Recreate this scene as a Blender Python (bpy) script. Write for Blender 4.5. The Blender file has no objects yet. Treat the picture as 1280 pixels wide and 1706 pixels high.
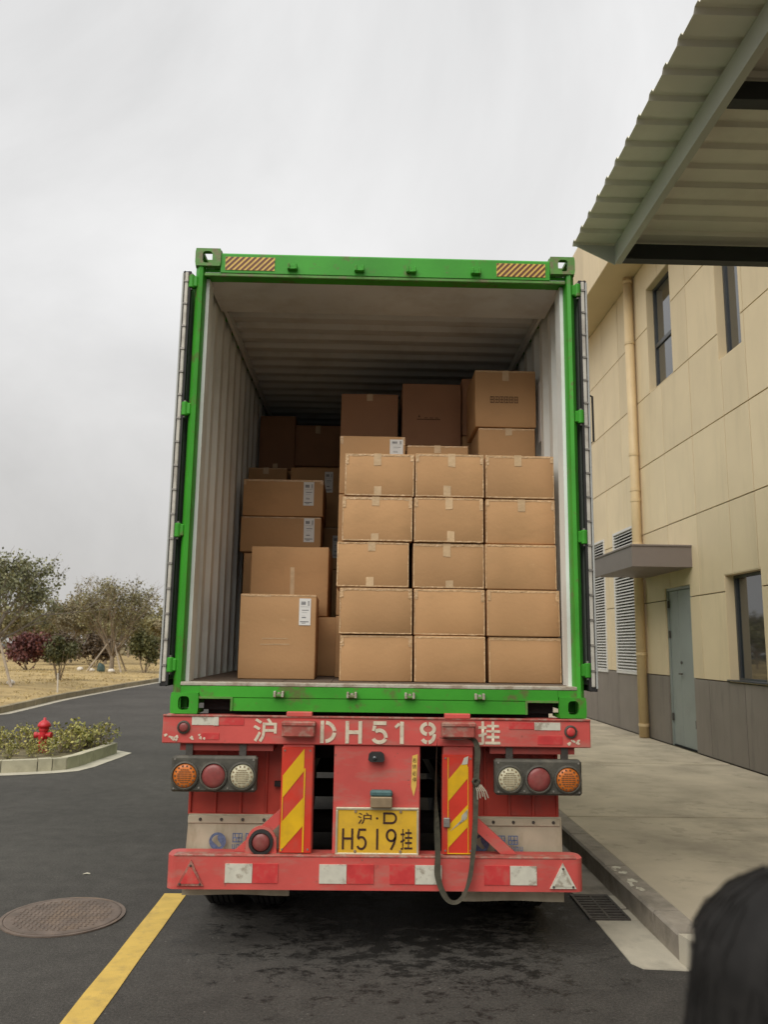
import bpy, bmesh, math, random
from mathutils import Vector, Matrix, noise
R = math.radians
PI = math.pi
scene = bpy.context.scene
col = scene.collection

# ------------------------------------------------------------------ camera
CAM_H = 1.7
F_PX, PITCH, ROLL, YAW = 1338.3, 0.1649, 0.0144, 0.0213
cam_data = bpy.data.cameras.new('camera')
cam = bpy.data.objects.new('camera', cam_data)
col.objects.link(cam)
_fw = Vector((math.sin(YAW), math.cos(YAW), 0)); _rt = Vector((math.cos(YAW), -math.sin(YAW), 0)); _up = Vector((0, 0, 1))
_f2 = _fw * math.cos(PITCH) + _up * math.sin(PITCH); _u2 = -_fw * math.sin(PITCH) + _up * math.cos(PITCH)
_r3 = _rt * math.cos(ROLL) + _u2 * math.sin(ROLL); _u3 = -_rt * math.sin(ROLL) + _u2 * math.cos(ROLL)
cam.matrix_world = Matrix(((_r3.x, _u3.x, -_f2.x, 0), (_r3.y, _u3.y, -_f2.y, 0), (_r3.z, _u3.z, -_f2.z, CAM_H), (0, 0, 0, 1)))
cam_data.sensor_fit = 'HORIZONTAL'; cam_data.sensor_width = 36.0
cam_data.lens = F_PX / 1280 * 36.0
cam_data.clip_start = 0.05; cam_data.clip_end = 1000
cam_data.dof.use_dof = True; cam_data.dof.focus_distance = 5.6; cam_data.dof.aperture_fstop = 4.5
scene.camera = cam

# ------------------------------------------------------------------ world, sun, exposure
SUN_EL, SUN_AZ = 50.0, 208.0       # azimuth clockwise from +Y: behind the camera, a little to the left
world = bpy.data.worlds.new('World'); scene.world = world; world.use_nodes = True
wn, wl = world.node_tree.nodes, world.node_tree.links
wn.clear()
w_out = wn.new('ShaderNodeOutputWorld'); w_bg = wn.new('ShaderNodeBackground')
w_sky = wn.new('ShaderNodeTexSky'); w_sky.sky_type = 'NISHITA'; w_sky.sun_disc = False
w_sky.sun_elevation = R(SUN_EL); w_sky.sun_rotation = R(SUN_AZ); w_sky.air_density = 2.0; w_sky.dust_density = 6.0
w_hs = wn.new('ShaderNodeHueSaturation'); w_hs.inputs['Saturation'].default_value = 0.1; w_hs.inputs['Value'].default_value = 1.0
w_tc = wn.new('ShaderNodeTexCoord'); w_sep = wn.new('ShaderNodeSeparateXYZ')
w_ramp = wn.new('ShaderNodeValToRGB')     # overcast sky: brighter overhead than at the horizon
e = w_ramp.color_ramp.elements
e[0].position = 0.0; e[0].color = (6.3, 6.15, 5.95, 1)
e[1].position = 1.0; e[1].color = (10.5, 10.5, 10.5, 1)
el = w_ramp.color_ramp.elements.new(0.38); el.color = (8.1, 8.08, 8.08, 1)
el = w_ramp.color_ramp.elements.new(0.70); el.color = (7.7, 7.7, 7.72, 1)
w_noise = wn.new('ShaderNodeTexNoise'); w_noise.inputs['Scale'].default_value = 1.9; w_noise.inputs['Detail'].default_value = 7.0; w_noise.inputs['Roughness'].default_value = 0.55; w_noise.inputs['Distortion'].default_value = 0.4
w_map = wn.new('ShaderNodeMapRange'); w_map.inputs['From Min'].default_value = 0.3; w_map.inputs['From Max'].default_value = 0.7
w_map.inputs['To Min'].default_value = 0.80; w_map.inputs['To Max'].default_value = 1.17
w_mul = wn.new('ShaderNodeVectorMath'); w_mul.operation = 'SCALE'
w_mix = wn.new('ShaderNodeMix'); w_mix.data_type = 'RGBA'; w_mix.inputs['Factor'].default_value = 0.06
wl.new(w_tc.outputs['Generated'], w_sep.inputs[0]); wl.new(w_sep.outputs['Z'], w_ramp.inputs['Fac'])
wl.new(w_tc.outputs['Generated'], w_noise.inputs['Vector']); wl.new(w_noise.outputs['Fac'], w_map.inputs['Value'])
wl.new(w_ramp.outputs['Color'], w_mul.inputs[0]); wl.new(w_map.outputs['Result'], w_mul.inputs['Scale'])
wl.new(w_sky.outputs['Color'], w_hs.inputs['Color'])
wl.new(w_mul.outputs[0], w_mix.inputs['A']); wl.new(w_hs.outputs['Color'], w_mix.inputs['B'])
wl.new(w_mix.outputs['Result'], w_bg.inputs['Color']); w_bg.inputs['Strength'].default_value = 0.060
wl.new(w_bg.outputs[0], w_out.inputs[0])

sun_d = bpy.data.lights.new('sun', 'SUN'); sun_d.energy = 1.5; sun_d.angle = R(60); sun_d.color = (1.0, 0.96, 0.89)
sun = bpy.data.objects.new('sun', sun_d); col.objects.link(sun)
_sd = Vector((math.sin(R(SUN_AZ)) * math.cos(R(SUN_EL)), math.cos(R(SUN_AZ)) * math.cos(R(SUN_EL)), math.sin(R(SUN_EL))))
sun.rotation_euler = _sd.to_track_quat('Z', 'Y').to_euler(); sun.location = (0, 0, 30)

vs = scene.view_settings
vs.view_transform = 'Standard'; vs.look = 'None'; vs.exposure = 0.72; vs.gamma = 1.0; vs.use_curve_mapping = False
scene.render.engine = 'CYCLES'
scene.cycles.use_denoising = True
scene.cycles.max_bounces = 8; scene.cycles.diffuse_bounces = 5; scene.cycles.glossy_bounces = 3
scene.cycles.sample_clamp_indirect = 6.0

# ------------------------------------------------------------------ materials
MATS = {}
def mat(name, c, rough=0.7, metal=0.0, var=0.12, scale=6.0, bump=0.0, bscale=60.0, dirt=None, dirt_amt=0.4, dscale=3.0, dstretch=(1, 1, 1),
        rnd=0.0, spec=0.5, island=0.0, detail=6.0, coat=0.0, dlow=0.5, dhigh=0.68, ior=None, chips=None, cscale=26.0, clow=0.66, camt=0.8, cstretch=(1, 1, 1)):
    """procedural material: base colour with noise variation, optional wear/dirt of its own shape, fine relief"""
    m = bpy.data.materials.new(name); m.use_nodes = True
    n, l = m.node_tree.nodes, m.node_tree.links
    b = n['Principled BSDF']
    b.inputs['Roughness'].default_value = rough; b.inputs['Metallic'].default_value = metal
    b.inputs['Specular IOR Level'].default_value = spec
    if ior: b.inputs['IOR'].default_value = ior
    if coat: b.inputs['Coat Weight'].default_value = coat
    tc = n.new('ShaderNodeTexCoord')
    nz = n.new('ShaderNodeTexNoise'); nz.inputs['Scale'].default_value = scale; nz.inputs['Detail'].default_value = detail
    oi = n.new('ShaderNodeObjectInfo')
    add = n.new('ShaderNodeVectorMath'); add.operation = 'ADD'
    sc_ = n.new('ShaderNodeVectorMath'); sc_.operation = 'SCALE'; sc_.inputs[0].default_value = (17.3, 9.1, 23.7)
    l.new(oi.outputs['Random'], sc_.inputs['Scale'])
    l.new(tc.outputs['Object'], add.inputs[0]); l.new(sc_.outputs[0], add.inputs[1])
    l.new(add.outputs[0], nz.inputs['Vector'])
    mr = n.new('ShaderNodeMapRange'); mr.inputs['From Min'].default_value = 0.3; mr.inputs['From Max'].default_value = 0.7
    mr.inputs['To Min'].default_value = 1 - var; mr.inputs['To Max'].default_value = 1 + var
    l.new(nz.outputs['Fac'], mr.inputs['Value'])
    cur = mr.outputs['Result']
    for src, amt in (('obj', rnd), ('isl', island)):
        if amt:
            r_ = n.new('ShaderNodeMapRange'); r_.inputs['To Min'].default_value = 1 - amt; r_.inputs['To Max'].default_value = 1 + amt
            if src == 'obj': l.new(oi.outputs['Random'], r_.inputs['Value'])
            else:
                g = n.new('ShaderNodeNewGeometry'); l.new(g.outputs['Random Per Island'], r_.inputs['Value'])
            mm = n.new('ShaderNodeMath'); mm.operation = 'MULTIPLY'
            l.new(cur, mm.inputs[0]); l.new(r_.outputs['Result'], mm.inputs[1]); cur = mm.outputs[0]
    vs_ = n.new('ShaderNodeVectorMath'); vs_.operation = 'SCALE'; vs_.inputs[0].default_value = c[:3]
    l.new(cur, vs_.inputs['Scale'])
    out = vs_.outputs[0]
    if dirt is not None:
        mp = n.new('ShaderNodeMapping'); mp.inputs['Scale'].default_value = dstretch
        l.new(add.outputs[0], mp.inputs['Vector'])
        dn = n.new('ShaderNodeTexNoise'); dn.inputs['Scale'].default_value = dscale; dn.inputs['Detail'].default_value = 9; dn.inputs['Roughness'].default_value = 0.65
        l.new(mp.outputs[0], dn.inputs['Vector'])
        dr = n.new('ShaderNodeMapRange'); dr.inputs['From Min'].default_value = dlow; dr.inputs['From Max'].default_value = dhigh; dr.inputs['To Max'].default_value = dirt_amt
        l.new(dn.outputs['Fac'], dr.inputs['Value'])
        mx = n.new('ShaderNodeMix'); mx.data_type = 'RGBA'
        l.new(dr.outputs['Result'], mx.inputs['Factor']); l.new(out, mx.inputs['A']); mx.inputs['B'].default_value = (*dirt, 1)
        out = mx.outputs['Result']
    if chips is not None:
        cm = n.new('ShaderNodeMapping'); cm.inputs['Scale'].default_value = cstretch; l.new(add.outputs[0], cm.inputs['Vector'])
        cn_ = n.new('ShaderNodeTexNoise'); cn_.inputs['Scale'].default_value = cscale; cn_.inputs['Detail'].default_value = 6; cn_.inputs['Roughness'].default_value = 0.6
        l.new(cm.outputs[0], cn_.inputs['Vector'])
        crg = n.new('ShaderNodeMapRange'); crg.inputs['From Min'].default_value = clow; crg.inputs['From Max'].default_value = clow + 0.05; crg.inputs['To Max'].default_value = camt
        l.new(cn_.outputs['Fac'], crg.inputs['Value'])
        cx_ = n.new('ShaderNodeMix'); cx_.data_type = 'RGBA'; l.new(crg.outputs['Result'], cx_.inputs['Factor']); l.new(out, cx_.inputs['A']); cx_.inputs['B'].default_value = (*chips, 1)
        out = cx_.outputs['Result']
    l.new(out, b.inputs['Base Color'])
    if bump:
        bn = n.new('ShaderNodeTexNoise'); bn.inputs['Scale'].default_value = bscale; bn.inputs['Detail'].default_value = 4
        l.new(add.outputs[0], bn.inputs['Vector'])
        bp = n.new('ShaderNodeBump'); bp.inputs['Strength'].default_value = bump; bp.inputs['Distance'].default_value = 0.01
        l.new(bn.outputs['Fac'], bp.inputs['Height']); l.new(bp.outputs[0], b.inputs['Normal'])
    MATS[name] = m
    return m

def asphalt_mat():
    m = bpy.data.materials.new('asphalt'); m.use_nodes = True
    n, l = m.node_tree.nodes, m.node_tree.links
    b = n['Principled BSDF']; tc = n.new('ShaderNodeTexCoord')
    def noise_(s, d=6, ro=0.6, vec=None):
        t = n.new('ShaderNodeTexNoise'); t.inputs['Scale'].default_value = s; t.inputs['Detail'].default_value = d; t.inputs['Roughness'].default_value = ro
        l.new(vec or tc.outputs['Object'], t.inputs['Vector']); return t.outputs['Fac']
    def rng(v, a, b_, c_, d_):
        t = n.new('ShaderNodeMapRange'); l.new(v, t.inputs['Value'])
        for k, x in zip(('From Min', 'From Max', 'To Min', 'To Max'), (a, b_, c_, d_)): t.inputs[k].default_value = x
        return t.outputs['Result']
    def math_(op, a, b_):
        t = n.new('ShaderNodeMath'); t.operation = op
        for i, x in enumerate((a, b_)):
            if isinstance(x, (int, float)): t.inputs[i].default_value = x
            else: l.new(x, t.inputs[i])
        return t.outputs[0]
    big = rng(noise_(0.55, 5), 0.3, 0.7, 0.8, 1.22)
    mid = rng(noise_(7, 6), 0.3, 0.7, 0.84, 1.16)
    fine = math_('MULTIPLY', rng(noise_(170, 3), 0.25, 0.75, 0.45, 1.6), rng(noise_(62, 5, 0.8), 0.3, 0.7, 0.55, 1.5))
    speck = rng(noise_(48, 2, 0.5), 0.71, 0.76, 1.0, 2.6)
    fine = math_('MULTIPLY', fine, speck)
    v = math_('MULTIPLY', math_('MULTIPLY', big, mid), fine)
    # damp smears with a shape of their own, stretched across the lane behind the trailer
    mp = n.new('ShaderNodeMapping'); mp.inputs['Scale'].default_value = (1.2, 1.7, 1); l.new(tc.outputs['Object'], mp.inputs['Vector'])
    st = noise_(5.2, 14, 0.8, mp.outputs[0])
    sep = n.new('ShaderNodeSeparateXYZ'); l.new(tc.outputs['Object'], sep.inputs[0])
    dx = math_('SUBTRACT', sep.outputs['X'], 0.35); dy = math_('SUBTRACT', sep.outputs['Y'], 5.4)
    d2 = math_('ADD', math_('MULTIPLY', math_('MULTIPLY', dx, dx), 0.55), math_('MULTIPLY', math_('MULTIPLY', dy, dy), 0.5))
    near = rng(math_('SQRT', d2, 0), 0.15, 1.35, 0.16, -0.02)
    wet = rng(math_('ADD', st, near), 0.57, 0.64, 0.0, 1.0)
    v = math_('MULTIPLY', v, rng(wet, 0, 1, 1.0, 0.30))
    s = n.new('ShaderNodeVectorMath'); s.operation = 'SCALE'; s.inputs[0].default_value = (0.060, 0.0555, 0.049); l.new(v, s.inputs['Scale'])
    l.new(s.outputs[0], b.inputs['Base Color'])
    l.new(rng(wet, 0, 1, 0.95, 0.5), b.inputs['Roughness']); b.inputs['Specular IOR Level'].default_value = 0.3
    bp = n.new('ShaderNodeBump'); bp.inputs['Strength'].default_value = 0.6; bp.inputs['Distance'].default_value = 0.006
    l.new(noise_(150, 3), bp.inputs['Height']); l.new(bp.outputs[0], b.inputs['Normal'])
    MATS['asphalt'] = m

def leaf_mat(name, c, c2, island=0.45):
    m = bpy.data.materials.new(name); m.use_nodes = True
    n, l = m.node_tree.nodes, m.node_tree.links
    b = n['Principled BSDF']; b.inputs['Roughness'].default_value = 0.6
    g = n.new('ShaderNodeNewGeometry'); oi = n.new('ShaderNodeObjectInfo')
    mx = n.new('ShaderNodeMix'); mx.data_type = 'RGBA'; mx.inputs['A'].default_value = (*c, 1); mx.inputs['B'].default_value = (*c2, 1)
    l.new(g.outputs['Random Per Island'], mx.inputs['Factor'])
    r_ = n.new('ShaderNodeMapRange'); r_.inputs['To Min'].default_value = 0.8; r_.inputs['To Max'].default_value = 1.2
    l.new(oi.outputs['Random'], r_.inputs['Value'])
    s = n.new('ShaderNodeVectorMath'); s.operation = 'SCALE'; l.new(mx.outputs['Result'], s.inputs[0]); l.new(r_.outputs['Result'], s.inputs['Scale'])
    l.new(s.outputs[0], b.inputs['Base Color'])
    MATS[name] = m

asphalt_mat()
mat('concrete', (0.49, 0.425, 0.315), 0.88, var=0.16, scale=1.6, bump=0.3, bscale=90, dirt=(0.22, 0.19, 0.14), dirt_amt=0.5, dscale=1.6, dstretch=(0.9, 1.0, 1), detail=10, chips=(0.2, 0.17, 0.125), cscale=3.5, clow=0.60, camt=0.3, cstretch=(1.0, 1.1, 1))
mat('kerb_concrete', (0.30, 0.265, 0.215), 0.88, var=0.18, scale=5, bump=0.35, bscale=70, dirt=(0.12, 0.105, 0.08), dirt_amt=0.6, dscale=4, rnd=0.12)
mat('island_kerb', (0.47, 0.43, 0.31), 0.88, var=0.15, scale=5, bump=0.3, bscale=60, dirt=(0.2, 0.18, 0.13), dirt_amt=0.5, dscale=4, rnd=0.15)
mat('far_kerb', (0.24, 0.20, 0.125), 0.9, var=0.2, scale=4, rnd=0.2, dirt=(0.13, 0.12, 0.06), dirt_amt=0.6, dscale=2)
mat('gutter_concrete', (0.47, 0.43, 0.34), 0.88, var=0.12, scale=4, bump=0.25, bscale=80, dirt=(0.24, 0.22, 0.18), dirt_amt=0.45, dscale=5)
mat('yellow_line', (0.62, 0.42, 0.09), 0.75, var=0.1, scale=9, bump=0.3, bscale=150, dirt=(0.25, 0.18, 0.08), dirt_amt=0.35, dscale=14)
mat('rust_iron', (0.155, 0.118, 0.095), 0.8, 0.2, var=0.25, scale=9, bump=0.3, bscale=60, dirt=(0.27, 0.18, 0.11), dirt_amt=0.6, dscale=3)
mat('dark_iron', (0.09, 0.08, 0.07), 0.65, 0.5, var=0.2, scale=20, bump=0.2, bscale=80)
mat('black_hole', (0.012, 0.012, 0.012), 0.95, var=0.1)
mat('panel_tan', (0.72, 0.585, 0.375), 0.62, var=0.05, scale=1.2, rnd=0.06, bump=0.06, bscale=120, dirt=(0.46, 0.37, 0.22), dirt_amt=0.22, dscale=1.4, dstretch=(1, 2.5, 0.35))
mat('panel_joint', (0.12, 0.09, 0.055), 0.9, var=0.1)
mat('plinth_grey', (0.225, 0.195, 0.165), 0.72, var=0.07, scale=2, rnd=0.05, bump=0.08, bscale=120, dirt=(0.12, 0.10, 0.085), dirt_amt=0.35, dscale=2.2, dstretch=(1, 2.5, 0.5))
mat('eave_tan', (0.64, 0.52, 0.32), 0.7, var=0.05, scale=1)
mat('pipe_tan', (0.66, 0.50, 0.28), 0.5, var=0.06, scale=3, dirt=(0.36, 0.26, 0.15), dirt_amt=0.3, dscale=3, dstretch=(1, 1, 0.3))
mat('awning_brown', (0.20, 0.165, 0.145), 0.55, var=0.06, scale=2)
mat('frame_grey', (0.085, 0.09, 0.095), 0.4, 0.4, var=0.06)
mat('glass', (0.02, 0.026, 0.03), 0.03, 0.0, var=0.05, spec=0.5, ior=2.3)
mat('door_steel', (0.275, 0.305, 0.285), 0.5, 0.1, var=0.04, scale=2, dirt=(0.16, 0.17, 0.15), dirt_amt=0.25, dscale=2.5)
mat('louvre_white', (0.66, 0.64, 0.60), 0.5, var=0.05)
mat('canopy_sheet', (0.72, 0.70, 0.60), 0.5, 0.15, var=0.09, scale=1.3, dirt=(0.46, 0.43, 0.33), dirt_amt=0.4, dscale=1.1)
mat('canopy_beam', (0.45, 0.46, 0.40), 0.5, 0.15, var=0.06, scale=2)
mat('canopy_dark_beam', (0.035, 0.04, 0.04), 0.6, 0.2, var=0.1)
mat('green_paint', (0.05, 0.325, 0.026), 0.45, 0.0, spec=0.3, var=0.2, scale=2.5, bump=0.05, bscale=60, dirt=(0.14, 0.12, 0.05), dirt_amt=0.75, dscale=7, dlow=0.57, dhigh=0.66, chips=(0.17, 0.13, 0.08), cscale=30, clow=0.67, camt=0.8)
mat('roof_dulled', (0.17, 0.22, 0.13), 0.7, var=0.2, scale=3, dirt=(0.2, 0.17, 0.12), dirt_amt=0.7, dscale=2)  # unseen roof top, greyed to weaken its green bounce onto the canopy
mat('green_worn', (0.10, 0.27, 0.045), 0.55, 0.0, var=0.2, scale=8, bump=0.15, bscale=60, dirt=(0.2, 0.16, 0.09), dirt_amt=0.8, dscale=14, dlow=0.5, dhigh=0.62)
mat('container_roof', (0.64, 0.67, 0.66), 0.6, var=0.07, scale=2.0, dirt=(0.4, 0.37, 0.31), dirt_amt=0.4, dscale=2.6)
mat('container_inside', (0.80, 0.83, 0.79), 0.55, 0.0, var=0.07, scale=2.0, dirt=(0.42, 0.38, 0.29), dirt_amt=0.35, dscale=2.6, dstretch=(1, 1, 0.5))
mat('container_floor', (0.13, 0.095, 0.07), 0.8, var=0.25, scale=5, dirt=(0.05, 0.04, 0.03), dirt_amt=0.5, dscale=5)
mat('sill_worn', (0.50, 0.465, 0.38), 0.6, 0.1, var=0.2, scale=9, dirt=(0.2, 0.13, 0.08), dirt_amt=0.7, dscale=9, dlow=0.46, dhigh=0.6, bump=0.2, bscale=60)
mat('door_inside', (0.46, 0.47, 0.45), 0.5, 0.1, var=0.08, scale=4)
mat('door_channel', (0.56, 0.53, 0.46), 0.5, 0.1, var=0.12, scale=7, dirt=(0.2, 0.16, 0.12), dirt_amt=0.5, dscale=6)
mat('rubber_black', (0.022, 0.021, 0.02), 0.7, var=0.2, scale=20)
mat('bolt_steel', (0.30, 0.28, 0.25), 0.5, 0.6, var=0.25, scale=60)
mat('red_paint', (0.61, 0.098, 0.083), 0.5, var=0.16, scale=3.4, bump=0.06, bscale=60, dirt=(0.42, 0.20, 0.155), dirt_amt=0.75, dscale=4.5, dstretch=(0.7, 1, 2.2), rnd=0.06, spec=0.35, chips=(0.20, 0.10, 0.075), cscale=22, clow=0.655, camt=0.75)
mat('red_worn', (0.36, 0.08, 0.06), 0.6, var=0.25, scale=9, bump=0.25, bscale=60, dirt=(0.36, 0.25, 0.19), dirt_amt=0.75, dscale=16, dlow=0.46, dhigh=0.6)
mat('under_shade', (0.018, 0.014, 0.013), 0.8, var=0.3, scale=6)  # underbody steel blackened to paint in the shade beneath the trailer
mat('frame_red', (0.28, 0.04, 0.03), 0.65, var=0.2, scale=4, dirt=(0.1, 0.06, 0.05), dirt_amt=0.6, dscale=5)
mat('fender_red', (0.46, 0.05, 0.03), 0.5, var=0.2, scale=4, dirt=(0.25, 0.08, 0.06), dirt_amt=0.5, dscale=5)
mat('flap_cream', (0.47, 0.415, 0.30), 0.75, var=0.12, scale=6, dirt=(0.25, 0.2, 0.12), dirt_amt=0.55, dscale=4, dstretch=(2, 1, 0.7))
mat('print_blue', (0.10, 0.14, 0.24), 0.7, var=0.3, scale=60)
mat('print_brown', (0.30, 0.17, 0.11), 0.75, var=0.3, scale=60)
mat('stencil_cream', (0.66, 0.58, 0.44), 0.75, var=0.12, scale=30, dirt=(0.46, 0.16, 0.12), dirt_amt=0.55, dscale=38, dlow=0.56, dhigh=0.66)
mat('plate_yellow', (0.70, 0.42, 0.03), 0.45, var=0.07, scale=14, dirt=(0.40, 0.25, 0.05), dirt_amt=0.35, dscale=12)
mat('plate_ink', (0.05, 0.018, 0.012), 0.55, var=0.2)
mat('plate_rim', (0.55, 0.50, 0.36), 0.4, 0.4, var=0.12, scale=20)
mat('reflector_white', (0.62, 0.60, 0.50), 0.35, var=0.08, scale=25, dirt=(0.27, 0.22, 0.16), dirt_amt=0.75, dscale=14, dlow=0.53, dhigh=0.63)
mat('reflector_red', (0.60, 0.05, 0.05), 0.4, var=0.15, scale=14, dirt=(0.5, 0.13, 0.10), dirt_amt=0.8, dscale=14)
mat('board_red', (0.62, 0.045, 0.025), 0.35, var=0.1, scale=8, dirt=(0.45, 0.10, 0.07), dirt_amt=0.5, dscale=7)
mat('board_yellow', (0.74, 0.44, 0.012), 0.35, var=0.08, scale=10, dirt=(0.45, 0.27, 0.03), dirt_amt=0.35, dscale=9)
mat('hazard_yellow', (0.74, 0.48, 0.10), 0.45, var=0.1, scale=10, dirt=(0.4, 0.28, 0.1), dirt_amt=0.4, dscale=16)
mat('hazard_brown', (0.14, 0.045, 0.015), 0.5, var=0.15)
mat('lamp_housing', (0.07, 0.066, 0.052), 0.7, var=0.2, scale=14, dirt=(0.17, 0.155, 0.12), dirt_amt=0.6, dscale=8, bump=0.2, bscale=90)
mat('lamp_amber', (0.62, 0.17, 0.025), 0.3, var=0.15, scale=50, dirt=(0.35, 0.16, 0.08), dirt_amt=0.4, dscale=20)
mat('lamp_red', (0.25, 0.055, 0.05), 0.35, var=0.15, scale=40, dirt=(0.28, 0.12, 0.10), dirt_amt=0.5, dscale=12)
mat('lamp_clear', (0.56, 0.52, 0.36), 0.3, var=0.15, scale=50, dirt=(0.3, 0.27, 0.18), dirt_amt=0.4, dscale=20)
mat('lamp_dark_dot', (0.13, 0.07, 0.035), 0.5, var=0.2)
mat('strap_web', (0.062, 0.057, 0.038), 0.9, var=0.25, scale=25, bump=0.4, bscale=200)
mat('strap_pale', (0.42, 0.38, 0.29), 0.9, var=0.2, scale=40)
mat('brass_block', (0.30, 0.22, 0.13), 0.5, 0.2, var=0.15, scale=20)
mat('teal_paint', (0.06, 0.13, 0.13), 0.6, var=0.2, scale=20)
mat('tyre', (0.014, 0.0135, 0.013), 0.85, var=0.3, scale=12, dirt=(0.07, 0.06, 0.05), dirt_amt=0.5, dscale=5, bump=0.3, bscale=50)
mat('rim_steel', (0.18, 0.17, 0.16), 0.6, 0.5, var=0.2)
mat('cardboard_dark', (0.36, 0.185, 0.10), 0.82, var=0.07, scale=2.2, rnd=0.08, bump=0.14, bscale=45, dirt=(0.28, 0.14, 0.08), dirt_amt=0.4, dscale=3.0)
mat('cardboard', (0.505, 0.288, 0.132), 0.82, var=0.06, scale=2.2, rnd=0.10, bump=0.14, bscale=45, dirt=(0.38, 0.225, 0.10), dirt_amt=0.4, dscale=3.0, dstretch=(0.8, 1, 1.6), chips=(0.56, 0.36, 0.18), cscale=9, clow=0.66, camt=0.35, cstretch=(1, 1, 3))
mat('packing_tape', (0.61, 0.425, 0.24), 0.3, var=0.1, scale=18, bump=0.35, bscale=40, rnd=0.1)
mat('edge_tape_glint', (0.585, 0.385, 0.205), 0.25, var=0.16, scale=30, bump=0.7, bscale=55, rnd=0.08)  # pale tape tone that also paints the bevel highlights of the boxes
mat('label_white', (0.72, 0.71, 0.68), 0.6, var=0.03)
mat('label_ink', (0.12, 0.12, 0.13), 0.7, var=0.1)
mat('stamp_ink', (0.115, 0.06, 0.03), 0.8, var=0.15)
mat('hydrant_red', (0.55, 0.02, 0.03), 0.42, var=0.12, scale=12, dirt=(0.34, 0.05, 0.03), dirt_amt=0.5, dscale=9)
mat('soil', (0.14, 0.115, 0.06), 0.95, var=0.35, scale=6, bump=0.6, bscale=30, dirt=(0.07, 0.08, 0.03), dirt_amt=0.6, dscale=4)
mat('lawn_dry', (0.40, 0.29, 0.125), 0.95, var=0.28, scale=0.9, bump=1.0, bscale=14, dirt=(0.22, 0.15, 0.06), dirt_amt=0.75, dscale=1.1, dstretch=(0.5, 1.2, 1), detail=10)
mat('grass_blades', (0.43, 0.335, 0.155), 0.9, var=0.2, scale=1, island=0.35)
mat('bark_grey', (0.21, 0.185, 0.155), 0.9, var=0.25, scale=8, bump=0.5, bscale=30)
mat('bark_brown', (0.27, 0.215, 0.155), 0.9, var=0.25, scale=8)
mat('stake_wood', (0.40, 0.33, 0.25), 0.85, var=0.2, scale=6)
mat('pale_stone', (0.62, 0.57, 0.49), 0.85, var=0.15, scale=6)
mat('sack_green', (0.05, 0.085, 0.075), 0.7, var=0.25, scale=9)
mat('hair_dark', (0.015, 0.0138, 0.0128), 0.7, var=0.3, scale=30, spec=0.2)
mat('skin', (0.50, 0.32, 0.22), 0.55, var=0.05)
mat('jacket_black', (0.02, 0.018, 0.018), 0.8, var=0.2, scale=20)
mat('trousers_dark', (0.03, 0.03, 0.04), 0.85, var=0.2, scale=20)
mat('shoe_black', (0.02, 0.02, 0.02), 0.5, var=0.2)
leaf_mat('leaf_green', (0.10, 0.11, 0.052), (0.25, 0.245, 0.125))
leaf_mat('leaf_olive', (0.14, 0.13, 0.05), (0.32, 0.28, 0.125))
leaf_mat('leaf_brown', (0.15, 0.125, 0.065), (0.30, 0.25, 0.14))
leaf_mat('leaf_red', (0.06, 0.017, 0.018), (0.17, 0.055, 0.045))
leaf_mat('leaf_bush', (0.06, 0.07, 0.02), (0.16, 0.15, 0.052))
leaf_mat('leaf_darkbush', (0.065, 0.045, 0.024), (0.14, 0.095, 0.055))
leaf_mat('leaf_shrub', (0.15, 0.16, 0.035), (0.48, 0.42, 0.12))

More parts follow.
